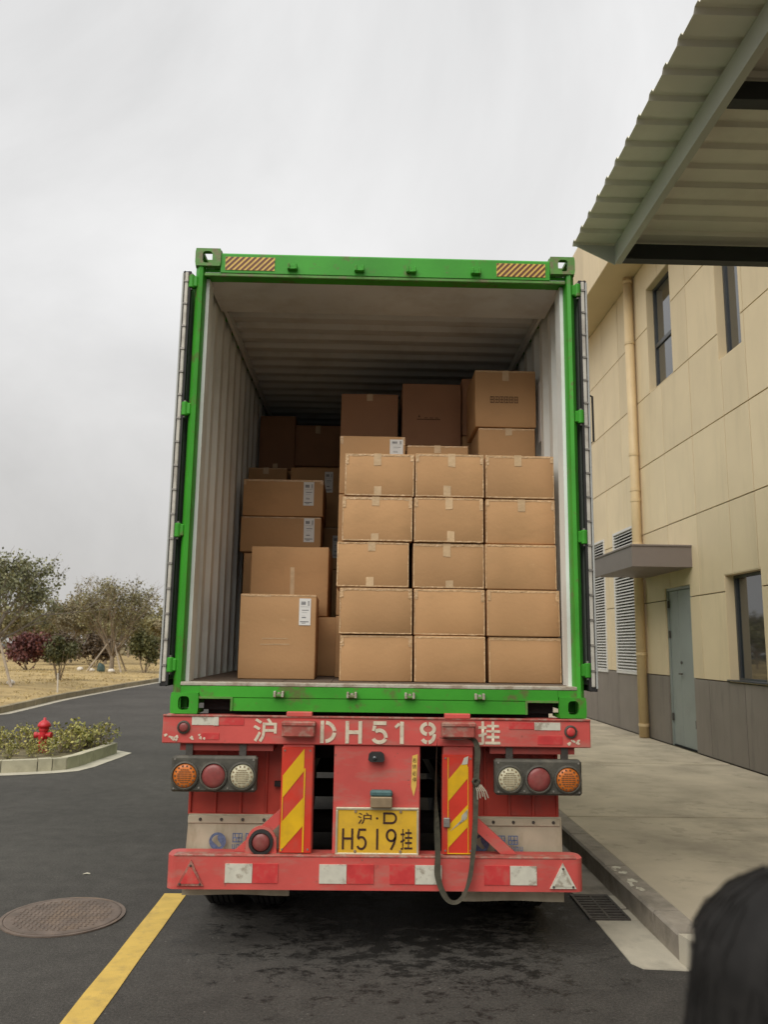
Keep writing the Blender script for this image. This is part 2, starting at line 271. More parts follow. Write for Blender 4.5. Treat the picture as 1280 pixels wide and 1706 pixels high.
# ------------------------------------------------------------------ mesh helpers
class MB:
    """collects shapes; build() links them as ONE mesh object"""
    def __init__(s): s.v = []; s.f = []; s.m = []; s.cur = 0
    def face(s, pts):
        i = len(s.v); s.v += [tuple(p) for p in pts]; s.f.append(tuple(range(i, i + len(pts)))); s.m.append(s.cur)
    def box(s, x0, x1, y0, y1, z0, z1, b=0.0):
        if b <= 0:
            i = len(s.v)
            s.v += [(x0, y0, z0), (x1, y0, z0), (x1, y1, z0), (x0, y1, z0), (x0, y0, z1), (x1, y0, z1), (x1, y1, z1), (x0, y1, z1)]
            for q in ((0, 3, 2, 1), (4, 5, 6, 7), (0, 1, 5, 4), (1, 2, 6, 5), (2, 3, 7, 6), (3, 0, 4, 7)):
                s.f.append(tuple(i + k for k in q)); s.m.append(s.cur)
            return
        b = min(b, (x1 - x0) * .49, (y1 - y0) * .49, (z1 - z0) * .49)
        lo, hi = (x0, y0, z0), (x1, y1, z1); i = len(s.v); idx = {}
        for c in range(8):
            sg = [(c >> k) & 1 for k in range(3)]
            for ax in range(3):
                p = [(hi[k] if sg[k] else lo[k]) if k == ax else (hi[k] - b if sg[k] else lo[k] + b) for k in range(3)]
                idx[(c, ax)] = len(s.v); s.v.append(tuple(p))
        def q(*ks):
            s.f.append(tuple(idx[k] for k in ks)); s.m.append(s.cur)
        for ax in range(3):
            u, w = (ax + 1) % 3, (ax + 2) % 3
            for sd in (0, 1):
                cs = [(sd << ax) | (a << u) | (d << w) for a, d in ((0, 0), (1, 0), (1, 1), (0, 1))]
                if not sd: cs.reverse()
                q(*[(c, ax) for c in cs])
            for a in (0, 1):
                for d in (0, 1):
                    c0 = (a << u) | (d << w); c1 = c0 | (1 << ax)
                    k = [(c0, u), (c1, u), (c1, w), (c0, w)]
                    if a == d: k.reverse()
                    q(*k)
        for c in range(8):
            k = [(c, 0), (c, 1), (c, 2)]
            if bin(c).count('1') % 2 == 0: k.reverse()
            q(*k)
    def prism(s, poly, axis, a, b):
        """poly: list of 2D points in the plane of the other two axes, extruded from a to b along axis"""
        def p3(p, t):
            return {0: (t, p[0], p[1]), 1: (p[0], t, p[1]), 2: (p[0], p[1], t)}[axis]
        n = len(poly); i = len(s.v)
        s.v += [p3(p, a) for p in poly] + [p3(p, b) for p in poly]
        s.f.append(tuple(range(i, i + n))); s.m.append(s.cur)
        s.f.append(tuple(range(i + 2 * n - 1, i + n - 1, -1))); s.m.append(s.cur)
        for k in range(n):
            j = (k + 1) % n
            s.f.append((i + k, i + n + k, i + n + j, i + j)); s.m.append(s.cur)
    def tube(s, pts, rad, n=8, cap=True):
        pts = [Vector(p) for p in pts]; rad = rad if isinstance(rad, (list, tuple)) else [rad] * len(pts)
        base = len(s.v); up = Vector((0, 0, 1))
        for k, p in enumerate(pts):
            d = (pts[min(k + 1, len(pts) - 1)] - pts[max(k - 1, 0)])
            d = d.normalized() if d.length > 1e-9 else up
            a = d.cross(up if abs(d.z) < 0.95 else Vector((1, 0, 0))).normalized(); b = d.cross(a)
            for j in range(n):
                t = 2 * PI * j / n
                s.v.append(tuple(p + (a * math.cos(t) + b * math.sin(t)) * rad[k]))
        for k in range(len(pts) - 1):
            for j in range(n):
                a0 = base + k * n + j; a1 = base + k * n + (j + 1) % n
                s.f.append((a0, a1, a1 + n, a0 + n)); s.m.append(s.cur)
        if cap:
            s.f.append(tuple(base + j for j in reversed(range(n)))); s.m.append(s.cur)
            e0 = base + (len(pts) - 1) * n
            s.f.append(tuple(e0 + j for j in range(n))); s.m.append(s.cur)
    def lathe(s, prof, c, axis=2, n=24, flip=False):
        """prof: (radius, t) along axis from centre c"""
        base = len(s.v); A, B = [(1, 2), (2, 0), (0, 1)][axis]
        for r_, t in prof:
            for j in range(n):
                a = 2 * PI * j / n; p = [0, 0, 0]
                p[axis] = c[axis] + t; p[A] = c[A] + r_ * math.cos(a); p[B] = c[B] + r_ * math.sin(a)
                s.v.append(tuple(p))
        for k in range(len(prof) - 1):
            for j in range(n):
                a0 = base + k * n + j; a1 = base + k * n + (j + 1) % n
                s.f.append((a0, a1, a1 + n, a0 + n)); s.m.append(s.cur)
        s.f.append(tuple(base + j for j in reversed(range(n)))); s.m.append(s.cur)
        e0 = base + (len(prof) - 1) * n
        s.f.append(tuple(e0 + j for j in range(n))); s.m.append(s.cur)
    def quad_leaf(s, p, size, rng, up=0.0):
        d = Vector((rng.gauss(0, 1), rng.gauss(0, 1), rng.gauss(0, 1) + up)).normalized()
        t = Vector((rng.gauss(0, 1), rng.gauss(0, 1), rng.gauss(0, 1)))
        a = d.cross(t).normalized() * size * 0.36; d = d * size
        p = Vector(p)
        s.face([p, p + d * 0.5 + a, p + d, p + d * 0.5 - a])
    def build(s, name, mats, parent=None, loc=(0, 0, 0), smooth=False):
        me = bpy.data.meshes.new(name)
        me.from_pydata(s.v, [], s.f)
        for mm in (mats if isinstance(mats, (list, tuple)) else [mats]): me.materials.append(MATS[mm])
        if any(s.m): me.polygons.foreach_set('material_index', s.m)
        if smooth: me.polygons.foreach_set('use_smooth', [True] * len(me.polygons))
        me.update()
        return link(name, me, parent, loc)

def link(name, me, parent=None, loc=(0, 0, 0)):
    o = bpy.data.objects.new(name, me); col.objects.link(o); o.location = loc
    if parent is not None:
        o.parent = parent
        if parent.type == 'EMPTY': o.matrix_parent_inverse = Matrix.Translation(-parent.location)
        elif any(parent.location) and parent.parent is None: o.matrix_parent_inverse = Matrix.Translation(-parent.location)
    return o
def tag(o, label=None, cat=None, group=None, kind=None):
    if label: o['label'] = label
    if cat: o['category'] = cat
    if group: o['group'] = group
    if kind: o['kind'] = kind
    return o
def thing(name, label, cat, loc=(0, 0, 0), group=None):
    o = bpy.data.objects.new(name, None); col.objects.link(o); o.location = loc; o.empty_display_size = 0.2
    return tag(o, label, cat, group)
def children(o): return [c for c in o.children]
def copy_tree(o, parent=None):
    c = o.copy(); col.objects.link(c); c.parent = parent
    for ch in list(o.children): copy_tree(ch, c)
    return c
def quick(name, m, parent, *boxes, b=0.0):
    q = MB()
    for bx in boxes: q.box(*bx, b=b)
    return q.build(name, m, parent)
def ribbon(q, pts, w, y):
    """flat stroke in the XZ plane at depth y (paint)"""
    pts = [Vector((p[0], 0, p[1])) for p in pts]; L = []; Rr = []
    for k in range(len(pts)):
        d = (pts[min(k + 1, len(pts) - 1)] - pts[max(k - 1, 0)]).normalized(); nrm = Vector((-d.z, 0, d.x)) * w / 2
        L.append(pts[k] + nrm); Rr.append(pts[k] - nrm)
    for k in range(len(pts) - 1):
        q.face([(v.x, y, v.z) for v in (L[k], Rr[k], Rr[k + 1], L[k + 1])])
def arc(cx, cz, rx, rz, a0, a1, n=10):
    return [(cx + rx * math.cos(R(a0 + (a1 - a0) * k / n)), cz + rz * math.sin(R(a0 + (a1 - a0) * k / n))) for k in range(n + 1)]
def text(name, body, m, parent, x0, x1, z0, z1, y, offset=0.0, vertical=False):
    """lettering fitted to the rectangle x0..x1, z0..z1, facing -Y"""
    cu = bpy.data.curves.new(name, 'FONT'); cu.body = body; cu.size = 1.0; cu.offset = offset; cu.resolution_u = 3
    if vertical: cu.space_line = 0.95
    tmp = bpy.data.objects.new(name, cu); col.objects.link(tmp)
    me = bpy.data.meshes.new_from_object(tmp)
    bpy.data.objects.remove(tmp); bpy.data.curves.remove(cu)
    xs = [v.co.x for v in me.vertices]; ys = [v.co.y for v in me.vertices]
    ax, bx, ay, by = min(xs), max(xs), min(ys), max(ys)
    for v in me.vertices:
        v.co = Vector((x0 + (v.co.x - ax) / (bx - ax) * (x1 - x0), y, z0 + (v.co.y - ay) / (by - ay) * (z1 - z0)))
    me.materials.clear(); me.materials.append(MATS[m]); me.name = name
    return link(name, me, parent)

# ================================================================== THE SETTING
q = MB(); q.box(-300, 300, -60, 400, -0.3, 0.0); tag(q.build('road', 'asphalt'), 'dark asphalt yard and road around the truck', None, kind='structure')

# painted line
q = MB(); pts = []
for k in range(40):
    y = -3.0 + k * (5.905 + 3.0) / 39
    pts.append((y, 0.002 * math.sin(y * 7) + 0.0015 * math.sin(y * 23)))
for k in range(39):
    (ya, wa), (yb, wb) = pts[k], pts[k + 1]
    q.face([(-1.342 + wa, ya, 0.004), (-1.192 - wa * .6, ya, 0.004), (-1.192 - wb * .6, yb, 0.004), (-1.342 + wb, yb, 0.004)])
tag(q.build('lane_marking', 'yellow_line'), 'yellow painted line on the asphalt', None, kind='structure')

# pavement platform beside the building, kerb and gutter
PZ = 0.15
pav = MB(); pav.box(1.918, 5.4, 4.25, 60, -0.1, PZ - 0.012)
pav = tag(pav.build('pavement', 'soil'), 'pale concrete pavement beside the building', None, kind='structure')
ys = [4.25, 7.86, 11.42, 15.0, 18.6, 22.2, 25.8, 29.4, 33, 60]
for k in range(len(ys) - 1):
    quick('slab', 'concrete', pav, (1.93, 5.10, ys[k] + 0.026, ys[k + 1] - 0.026, 0.0, PZ), b=0.006)
kerb = MB(); kerb.box(1.80, 1.90, 4.9, 60, -0.1, 0.10)
kerb = tag(kerb.build('kerb', 'kerb_concrete'), 'grey concrete kerb along the pavement', None, kind='structure')
ky = [4.735, 5.127] + [5.127 + 1.0 * k for k in range(1, 28)]
rk = random.Random(4)
for k in range(len(ky) - 1):
    j = rk.uniform(-0.004, 0.004)
    q = MB(); x0 = 1.762 + j
    y0, y1 = ky[k] + 0.005, ky[k + 1] - 0.005
    prof = [(x0 + 0.016, -0.05), (1.922, -0.05), (1.922, PZ + 0.004), (x0 + 0.02, PZ + 0.004), (x0 + 0.004, PZ - 0.01)]
    q.prism(prof, 1, y0, y1); q.build('kerb_stone', 'kerb_concrete', kerb)
for k in range(4):      # the corner, then the kerb runs off to the right
    a0, a1 = R(180 + 24 * k), R(180 + 24 * k + 22.5)
    q = MB(); cx, cy = 2.08, 4.73; ro, ri = 0.315, 0.16
    q.prism([(cx + ro * math.cos(a0), cy + ro * math.sin(a0)), (cx + ro * math.cos(a1), cy + ro * math.sin(a1)), (cx + ri * math.cos(a1), cy + ri * math.sin(a1)), (cx + ri * math.cos(a0), cy + ri * math.sin(a0))], 2, -0.05, PZ + 0.003)
    q.build('kerb_stone', 'gutter_concrete' if k == 0 else 'kerb_concrete', kerb)
for k in range(4):
    quick('kerb_stone', 'kerb_concrete', kerb, (2.105 + k * 0.9, 2.995 + k * 0.9, 4.418, 4.57, -0.05, PZ + 0.003), b=0.012)
for bx in ((1.925, 5.1, 4.575, 4.9),):
    quick('slab', 'concrete', pav, (2.05, 5.10, 4.57, 4.72, 0.0, PZ - 0.003))
# faded white paint on the kerb top
q = MB()
for (px, py, rx, ry) in ((1.835, 6.0, 0.045, 0.10), (1.84, 5.64, 0.05, 0.14)):
    for k in range(44):
        t0, t1 = 2 * PI * k / 44, 2 * PI * (k + 1) / 44
        if noise.noise(Vector((math.cos(t0) * 1.6, math.sin(t0) * 1.6, py))) < -0.22: continue
        j0, j1 = [1 + 0.22 * noise.noise(Vector((math.cos(t) * 2.2, math.sin(t) * 2.2, py * 3))) for t in (t0, t1)]
        q.face([(px + 0.45 * rx * math.cos(t0), py + 0.45 * ry * math.sin(t0), PZ + 0.0065), (px + rx * j0 * math.cos(t0), py + ry * j0 * math.sin(t0), PZ + 0.0065),
                (px + rx * j1 * math.cos(t1), py + ry * j1 * math.sin(t1), PZ + 0.0065), (px + 0.45 * rx * math.cos(t1), py + 0.45 * ry * math.sin(t1), PZ + 0.0065)])
q.build('paint_mark', 'reflector_white', kerb)
gut = MB()
gut.prism([(1.535, 4.645), (1.775, 4.62), (1.775, 5.405), (1.492, 5.405), (1.492, 4.72)], 2, -0.05, 0.006)
gut = tag(gut.build('gutter', 'gutter_concrete'), 'pale concrete gutter apron below the kerb', None, kind='structure')
for k in range(14):
    y0 = 5.925 + k * 1.6
    quick('gutter_slab', 'kerb_concrete', gut, (1.492, 1.774, y0 + 0.004, y0 + 1.592, -0.05, 0.006))
quick('gutter_slab', 'gutter_concrete', gut, (1.722, 1.774, 5.41, 5.62, -0.05, 0.008)); quick('gutter_slab', 'gutter_concrete', gut, (1.728, 1.774, 5.66, 5.92, -0.05, 0.008))

# drain grate
g = thing('drain_grate', 'rusty iron drain grate set in the gutter by the kerb', 'grate', (1.6, 5.66, 0))
quick('pit', 'black_hole', g, (1.462, 1.715, 5.412, 5.918, -0.06, 0.005))
quick('grate_frame', 'dark_iron', g, (1.458, 1.476, 5.41, 5.92, 0, 0.016), (1.702, 1.72, 5.41, 5.92, 0, 0.016), (1.476, 1.702, 5.41, 5.425, 0, 0.0155), (1.476, 1.702, 5.905, 5.92, 0, 0.0155), (1.582, 1.596, 5.425, 5.905, 0, 0.0152))
for k in range(9):
    y = 5.45 + k * 0.054
    quick('bar', 'dark_iron', g, (1.476, 1.702, y, y + 0.022, 0.002, 0.014))

# manhole cover
mh = thing('manhole_cover', 'round rusty iron manhole cover beside the yellow line', 'manhole', (-1.855, 5.42, 0))
q = MB(); q.lathe([(0.372, 0.0), (0.372, 0.008), (0.35, 0.008), (0.35, 0.003)], (-1.855, 5.42, 0.001), n=48); q.build('rim', 'rust_iron', mh)
q = MB(); q.lathe([(0.345, 0.0), (0.345, 0.0085), (0.335, 0.0105)], (-1.855, 5.42, 0.001), n=48); q.build('lid', 'rust_iron', mh)
q = MB()
for i in range(-9, 10):
    for j in range(-9, 10):
        x, y = i * 0.034, j * 0.034
        if x * x + y * y < 0.3 ** 2:
            a = 0.011; d = 0.004 if (i + j) % 2 else 0.011; a, d = (0.011, 0.004) if (i + j) % 2 else (0.004, 0.011)
            q.box(-1.855 + x - a, -1.855 + x + a, 5.42 + y - d, 5.42 + y + d, 0.011, 0.0145)
tag(q.build('tread_pattern', 'rust_iron', mh), kind='stuff')

# a scrap of paper on the asphalt
q = MB(); w_, h_ = 0.028, 0.010
pp = [(-w_, -h_, 0.003), (0, -h_ * 1.3, 0.009), (w_, -h_ * 0.7, 0.004), (w_ * 0.8, h_, 0.007), (0, h_ * 1.2, 0.012), (-w_ * 0.9, h_ * 0.8, 0.004)]
q.face([pp[0], pp[1], pp[4], pp[5]]); q.face([pp[1], pp[2], pp[3], pp[4]])
tag(q.build('paper_scrap', 'gutter_concrete', loc=(-2.03, 6.36, 0.0)), 'small pale paper scrap on the asphalt beyond the manhole cover', 'litter')

# ------------------------------------------------------------------ lawn beyond the road
line = [(-4.5, 9.0), (-7.4, 15.0), (-8.5, 19.55), (-8.93, 24.4), (-9.03, 30.6), (-9.0, 36.7), (-8.9, 60), (-8.7, 130)]
line = [(-30, 10.5), (-15, 14.0), (-10.2, 16.6)] + line[2:]
def lerp_line(n=60):
    out = []; seg = [math.dist(line[k], line[k + 1]) for k in range(len(line) - 1)]; tot = sum(seg)
    for i in range(n + 1):
        t = tot * i / n; k = 0
        while k < len(seg) - 1 and t > seg[k]: t -= seg[k]; k += 1
        f = min(1, t / seg[k]); out.append((line[k][0] + (line[k + 1][0] - line[k][0]) * f, line[k][1] + (line[k + 1][1] - line[k][1]) * f))
    return out
def offset_pt(P, k, d):
    a, b = P[max(k - 1, 0)], P[min(k + 1, len(P) - 1)]; l = math.dist(a, b)
    nx, ny = -(b[1] - a[1]) / l, (b[0] - a[0]) / l
    return (P[k][0] + nx * d, P[k][1] + ny * d)
LP = lerp_line(150)
q = MB()
for k in range(len(LP) - 1):
    a, b = LP[k], LP[k + 1]; c, d = offset_pt(LP, k + 1, -0.22), offset_pt(LP, k, -0.22)
    q.face([(d[0], d[1], 0.006), (c[0], c[1], 0.006), (b[0], b[1], 0.006), (a[0], a[1], 0.006)])
tag(q.build('gutter_strip', 'gutter_concrete'), 'pale concrete gutter strip along the far edge of the road', None, kind='structure')
fk = MB()
for k in range(len(LP) - 1):
    a, b = offset_pt(LP, k, 0.05), offset_pt(LP, k + 1, 0.05); c, d = offset_pt(LP, k + 1, 0.10), offset_pt(LP, k, 0.10)
    fk.prism([a, b, c, d], 2, 0.0, 0.1)
fk = tag(fk.build('kerb', 'far_kerb'), 'low concrete kerb edging the dry lawn', None, kind='structure')
for k in range(len(LP) - 1):
    (ax, ay), (bx, by) = LP[k], LP[k + 1]
    if ay > 75: break
    s = 0.985
    a = (ax + (bx - ax) * (1 - s), ay + (by - ay) * (1 - s)); b = (ax + (bx - ax) * s, ay + (by - ay) * s)
    l = math.dist(a, b); nx, ny = -(b[1] - a[1]) / l * 0.14, (b[0] - a[0]) / l * 0.14
    q = MB(); q.prism([a, b, (b[0] + nx, b[1] + ny), (a[0] + nx, a[1] + ny)], 2, 0.0, 0.155 + rk.uniform(-0.006, 0.01)); q.build('kerb_stone', 'far_kerb', fk)
# lawn surface
def lawn_z(x, y, edge=1.0):
    return 0.14 + edge * (0.10 + 0.10 * noise.noise(Vector((x * 0.12, y * 0.12, 0.3))) + 0.03 * noise.noise(Vector((x * 0.6, y * 0.6, 1.3))))
q = MB(); cols_ = [0.13, 0.8, 2, 3.5, 5.5, 8, 11, 15, 20, 27, 36, 50, 80, 130]
grid = []
for k in range(len(LP)):
    row = []
    for j, d in enumerate(cols_):
        p = offset_pt(LP, k, d) if j < 2 else None
        if p is None:
            p = (LP[k][0] - d * 0.93, LP[k][1] + d * 0.12)
        row.append((p[0], p[1], lawn_z(p[0], p[1], min(1, d / 2.5))))
    grid.append(row)
base = len(q.v)
for row in grid: q.v += row
nC = len(cols_)
for k in range(len(grid) - 1):
    for j in range(nC - 1):
        a = base + k * nC + j; q.f.append((a, a + 1, a + nC + 1, a + nC)); q.m.append(0)
lawn = tag(q.build('lawn', 'lawn_dry', smooth=True), 'dry straw-coloured lawn beyond the road', None, kind='structure')
rg = random.Random(11)
q = MB()
for i in range(9000):
    y = rg.uniform(18, 48); d = rg.uniform(0.25, 13) ; k = min(range(len(LP)), key=lambda t: abs(LP[t][1] - y) + (100 if LP[t][1] < 16 else 0))
    x = LP[k][0] - d; z = lawn_z(x, y, min(1, d / 2.5)) - 0.012
    if noise.noise(Vector((x * 0.5, y * 0.5, 4))) < -0.15: continue
    a = rg.uniform(0, PI); h = rg.uniform(0.03, 0.085); w = rg.uniform(0.02, 0.05); t = rg.uniform(-0.05, 0.05)
    q.face([(x - w * math.cos(a), y - w * math.sin(a), z), (x + w * math.cos(a), y + w * math.sin(a), z), (x + t, y + t, z + h)])
tag(q.build('dry_grass', 'grass_blades'), 'short dry grass tufts over the lawn', 'grass', kind='stuff')

# ------------------------------------------------------------------ building
BX = 5.12
rowz = [1.27, 2.53, 3.79, 5.04, 6.31, 7.57, 8.86]
coly = [-4.0, -2.85, -1.7, -0.55, 0.6, 1.75, 2.9, 4.05, 5.2, 6.35, 7.5, 8.65, 9.55, 10.33, 11.08, 12.22, 13.42, 14.58, 15.70, 16.80, 18.0, 19.15, 20.3, 21.45, 22.6, 23.75, 24.9, 26.05, 27.2]
opens = [(12.86, 14.0, 6.31, 8.32), (10.42, 11.16, 5.89, 8.0), (10.28, 11.36, 1.27, 2.77), (12.6, 13.68, 0.0, 2.73), (15.0, 16.42, 1.235, 4.05), (17.05, 18.0, 1.22, 4.03),
         (7.6, 8.8, 1.27, 2.77), (7.7, 8.45, 5.89, 8.0), (19.4, 20.9, 6.31, 8.32), (22.4, 23.9, 6.31, 8.32)]
bld = thing('factory_building', 'two storey tan panel clad building right of the truck', 'building', (BX, 12, PZ))
def cut(rects, o):
    out = []
    for (a, b, c, d) in rects:
        oa, ob, oc, od = o
        if ob <= a or oa >= b or od <= c or oc >= d: out.append((a, b, c, d)); continue
        if oa > a: out.append((a, oa, c, d))
        if ob < b: out.append((ob, b, c, d))
        m0, m1 = max(a, oa), min(b, ob)
        if oc > c: out.append((m0, m1, c, oc))
        if od < d: out.append((m0, m1, od, d))
    return out
bw = [(-4.0, 27.2, PZ, 9.9)]
for o in opens: bw = cut(bw, o)
q = MB()
for (a, b, c, d) in bw: q.box(BX + 0.028, BX + 0.33, a, b, c, d)
q.build('wall', 'panel_joint', bld)
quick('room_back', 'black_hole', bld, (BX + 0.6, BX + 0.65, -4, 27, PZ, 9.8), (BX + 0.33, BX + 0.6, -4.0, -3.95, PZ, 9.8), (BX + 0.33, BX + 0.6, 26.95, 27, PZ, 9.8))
quick('wall_core', 'eave_tan', bld, (BX + 0.66, BX + 9, -4, 27.2, PZ, 9.95))
def panel_grid(rows, ycols, m, name):
    for r in range(len(rows) - 1):
        for c in range(len(ycols) - 1):
            g_ = 0.008
            rects = [(ycols[c] + g_, ycols[c + 1] - g_, rows[r] + g_, rows[r + 1] - g_)]
            for o in opens: rects = cut(rects, o)
            rects = [t for t in rects if t[1] - t[0] > 0.012 and t[3] - t[2] > 0.012]
            if not rects: continue
            q = MB(); j = rk.uniform(-0.0015, 0.0015)
            for (a, b, c_, d) in rects: q.box(BX + j, BX + 0.03, a, b, c_, d, b=0.002)
            q.build(name, m, bld)
panel_grid(rowz, coly, 'panel_tan', 'wall_panel')
panel_grid([PZ, 1.27], [-4.0, -2.5, -1.0, 0.5, 2.0, 3.5, 5.0, 6.5, 8.0, 9.5, 10.92, 12.06, 13.68, 14.84, 16.37, 17.9, 19.4, 20.9, 22.4, 23.9, 25.4, 27.2], 'plinth_grey', 'plinth_panel')
# overhanging eave
q = MB(); q.prism([(4.46, 8.87), (BX + 1.0, 8.87), (BX + 1.0, 10.23), (4.46, 10.23)], 1, -4.0, 27.2)
eave = q.build('eave', 'eave_tan', bld)
for k in range(len(coly) - 1):
    quick('fascia_panel', 'panel_tan', eave, (4.448, 4.47, coly[k] + 0.004, coly[k + 1] - 0.004, 8.875, 10.25), b=0.003)
# windows
def window(y0, y1, z0, z1, rail=None, mull=None, sill=True):
    f = MB(); t = 0.055; xa, xb = BX + 0.13, BX + 0.2
    f.box(xa, xb, y0, y0 + t, z0, z1); f.box(xa, xb, y1 - t, y1, z0, z1); f.box(xa, xb, y0 + t, y1 - t, z0, z0 + t); f.box(xa, xb, y0 + t, y1 - t, z1 - t, z1)
    if rail: f.box(xa + 0.003, xb, y0 + t, y1 - t, rail - 0.035, rail + 0.035)
    if mull: f.box(xa + 0.004, xb, mull - 0.03, mull + 0.03, z0 + t, z1 - t)
    w = f.build('window', 'frame_grey', bld)
    zz = [z0 + t, rail - 0.035, rail + 0.035, z1 - t] if rail else [z0 + t, z1 - t]
    yy = [y0 + t, mull - 0.03, mull + 0.03, y1 - t] if mull else [y0 + t, y1 - t]
    for a in range(0, len(zz), 2):
        for b in range(0, len(yy), 2):
            quick('pane', 'glass', w, (BX + 0.16, BX + 0.17, yy[b], yy[b + 1], zz[a], zz[a + 1]))
    quick('reveal', 'panel_tan', w, (BX + 0.004, BX + 0.129, y0 + 0.001, y0 + 0.012, z0 + 0.001, z1 - 0.001), (BX + 0.004, BX + 0.129, y1 - 0.012, y1 - 0.001, z0 + 0.001, z1 - 0.001), (BX + 0.005, BX + 0.129, y0 + 0.012, y1 - 0.012, z1 - 0.012, z1 - 0.001), (BX + 0.005, BX + 0.129, y0 + 0.012, y1 - 0.012, z0 + 0.001, z0 + 0.012))
    if sill and z0 < 2: quick('sill', 'frame_grey', w, (BX - 0.03, BX + 0.13, y0 - 0.02, y1 + 0.02, z0 + 0.0125, z0 + 0.032))
    return w
window(12.86, 14.0, 6.31, 8.32, rail=7.19)
window(10.42, 11.16, 5.89, 8.0)
window(10.28, 11.36, 1.27, 2.77)
window(7.6, 8.8, 1.27, 2.77); window(7.7, 8.45, 5.89, 8.0)
window(19.4, 20.9, 6.31, 8.32, rail=7.19); window(22.4, 23.9, 6.31, 8.32, rail=7.19)
# louvres
for (y0, y1, z0, z1) in ((15.0, 16.42, 1.235, 4.05), (17.05, 18.0, 1.22, 4.03)):
    fr = MB(); t = 0.045
    fr.box(BX - 0.02, BX + 0.1, y0, y0 + t, z0, z1); fr.box(BX - 0.02, BX + 0.1, y1 - t, y1, z0, z1); fr.box(BX - 0.02, BX + 0.1, y0 + t, y1 - t, z0, z0 + t); fr.box(BX - 0.02, BX + 0.1, y0 + t, y1 - t, z1 - t, z1)
    lv = fr.build('louvre', 'louvre_white', bld)
    quick('backing', 'black_hole', lv, (BX + 0.11, BX + 0.125, y0, y1, z0, z1))
    q = MB(); n = 46; dz = (z1 - z0 - 2 * t) / n
    for k in range(n):
        z = z0 + t + k * dz
        q.prism([(BX - 0.012, z + 0.004), (BX - 0.012, z + 0.016), (BX + 0.06, z + 0.058), (BX + 0.06, z + 0.046)], 1, y0 + t, y1 - t)
    tag(q.build('slats', 'louvre_white', lv), kind='stuff')
# steel door
q = MB(); y0, y1, z1 = 12.6, 13.68, 2.73
q.box(BX + 0.03, BX + 0.12, y0, y0 + 0.05, PZ, z1); q.box(BX + 0.03, BX + 0.12, y1 - 0.05, y1, PZ, z1); q.box(BX + 0.03, BX + 0.12, y0 + 0.05, y1 - 0.05, z1 - 0.05, z1)
dr = q.build('door', 'door_steel', bld)
quick('leaf', 'door_steel', dr, (BX + 0.05, BX + 0.1, y0 + 0.056, 13.23, PZ + 0.025, z1 - 0.056), b=0.004)
quick('leaf', 'door_steel', dr, (BX + 0.05, BX + 0.1, 13.236, y1 - 0.056, PZ + 0.025, z1 - 0.056), b=0.004)
quick('threshold', 'black_hole', dr, (BX + 0.04, BX + 0.13, y0, y1, PZ, PZ + 0.02))
q = MB(); q.tube([(BX + 0.05, 13.18, 1.32), (BX - 0.005, 13.18, 1.32), (BX - 0.005, 13.08, 1.32)], 0.012, 8); q.build('handle', 'dark_iron', dr)
q = MB(); q.lathe([(0.022, 0.055), (0.022, 0.03)], (BX, 13.18, 1.5), axis=0, n=12); q.build('lock', 'dark_iron', dr)
for zz in (0.55, 1.9, 2.4):
    quick('hinge', 'dark_iron', dr, (BX + 0.02, BX + 0.05, y1 - 0.075, y1 - 0.045, zz, zz + 0.12))
quick('hinge', 'dark_iron', dr, (BX + 0.02, BX + 0.05, y0 + 0.045, y0 + 0.075, 0.5, 0.62))
# small door canopy
q = MB(); q.prism([(4.17, 2.985), (BX + 0.02, 2.985), (BX + 0.02, 3.325), (4.17, 3.325)], 1, 12.46, 14.52)
aw = q.build('door_awning', 'awning_brown', bld)
quick('drip_edge', 'awning_brown', aw, (4.155, BX + 0.01, 12.445, 14.535, 3.305, 3.335), b=0.004)
# rainwater pipe
q = MB(); q.tube([(5.02, 14.68, 8.87), (5.02, 14.68, 0.16)], 0.088, 16)
dp = q.build('downpipe', 'pipe_tan', bld, smooth=True)
for zz in (0.35, 1.6, 3.6, 4.42, 4.62, 5.3, 7.5, 8.75):
    q = MB(); q.lathe([(0.096, 0), (0.096, 0.05)], (5.02, 14.68, zz), n=16); q.build('bracket', 'pipe_tan', dp)

# ------------------------------------------------------------------ loading canopy over the platform
cn = thing('loading_canopy', 'pale green corrugated metal canopy overhanging from the building', 'canopy', (4.0, 3.0, 5.0))
def corrugated(y0, y1, x0, x1, z, pitch=0.258, h=0.032, th=0.004):
    q = MB(); y = y0; prof = []
    while y < y1 - 1e-6:
        for dy, dz in ((0, 0), (0.165, 0), (0.188, h), (0.235, h)):
            prof.append((y + dy, z + dz))
        y += pitch
    prof.append((y, z))
    for k in range(len(prof) - 1):
        (ya, za), (yb, zb) = prof[k], prof[k + 1]
        q.face([(x0, ya, za), (x1, ya, za), (x1, yb, zb), (x0, yb, zb)])
        q.face([(x0, yb, zb + th), (x1, yb, zb + th), (x1, ya, za + th), (x0, ya, za + th)])
        q.face([(x0, ya, za), (x0, yb, zb), (x0, yb, zb + th), (x0, ya, za + th)])
    return q
for k in range(14):
    corrugated(7.05 - 0.258 * 4 * (k + 1), 7.05 - 0.258 * 4 * k, 1.90, 5.11, 5.452 + (0.0015 if k % 2 else 0)).build('roof_sheet', 'canopy_sheet', cn)
quick('edge_beam', 'canopy_beam', cn, (2.285, 2.297, -7.3, 7.0, 5.262, 5.448), (2.297, 2.345, -7.3, 7.0, 5.262, 5.272), (2.297, 2.345, -7.3, 7.0, 5.436, 5.447))
q = MB(); q.prism([(1.905, 5.447), (2.29, 5.447), (2.29, 5.258)], 1, 7.005, 7.02); q.build('end_plate', 'canopy_beam', cn)
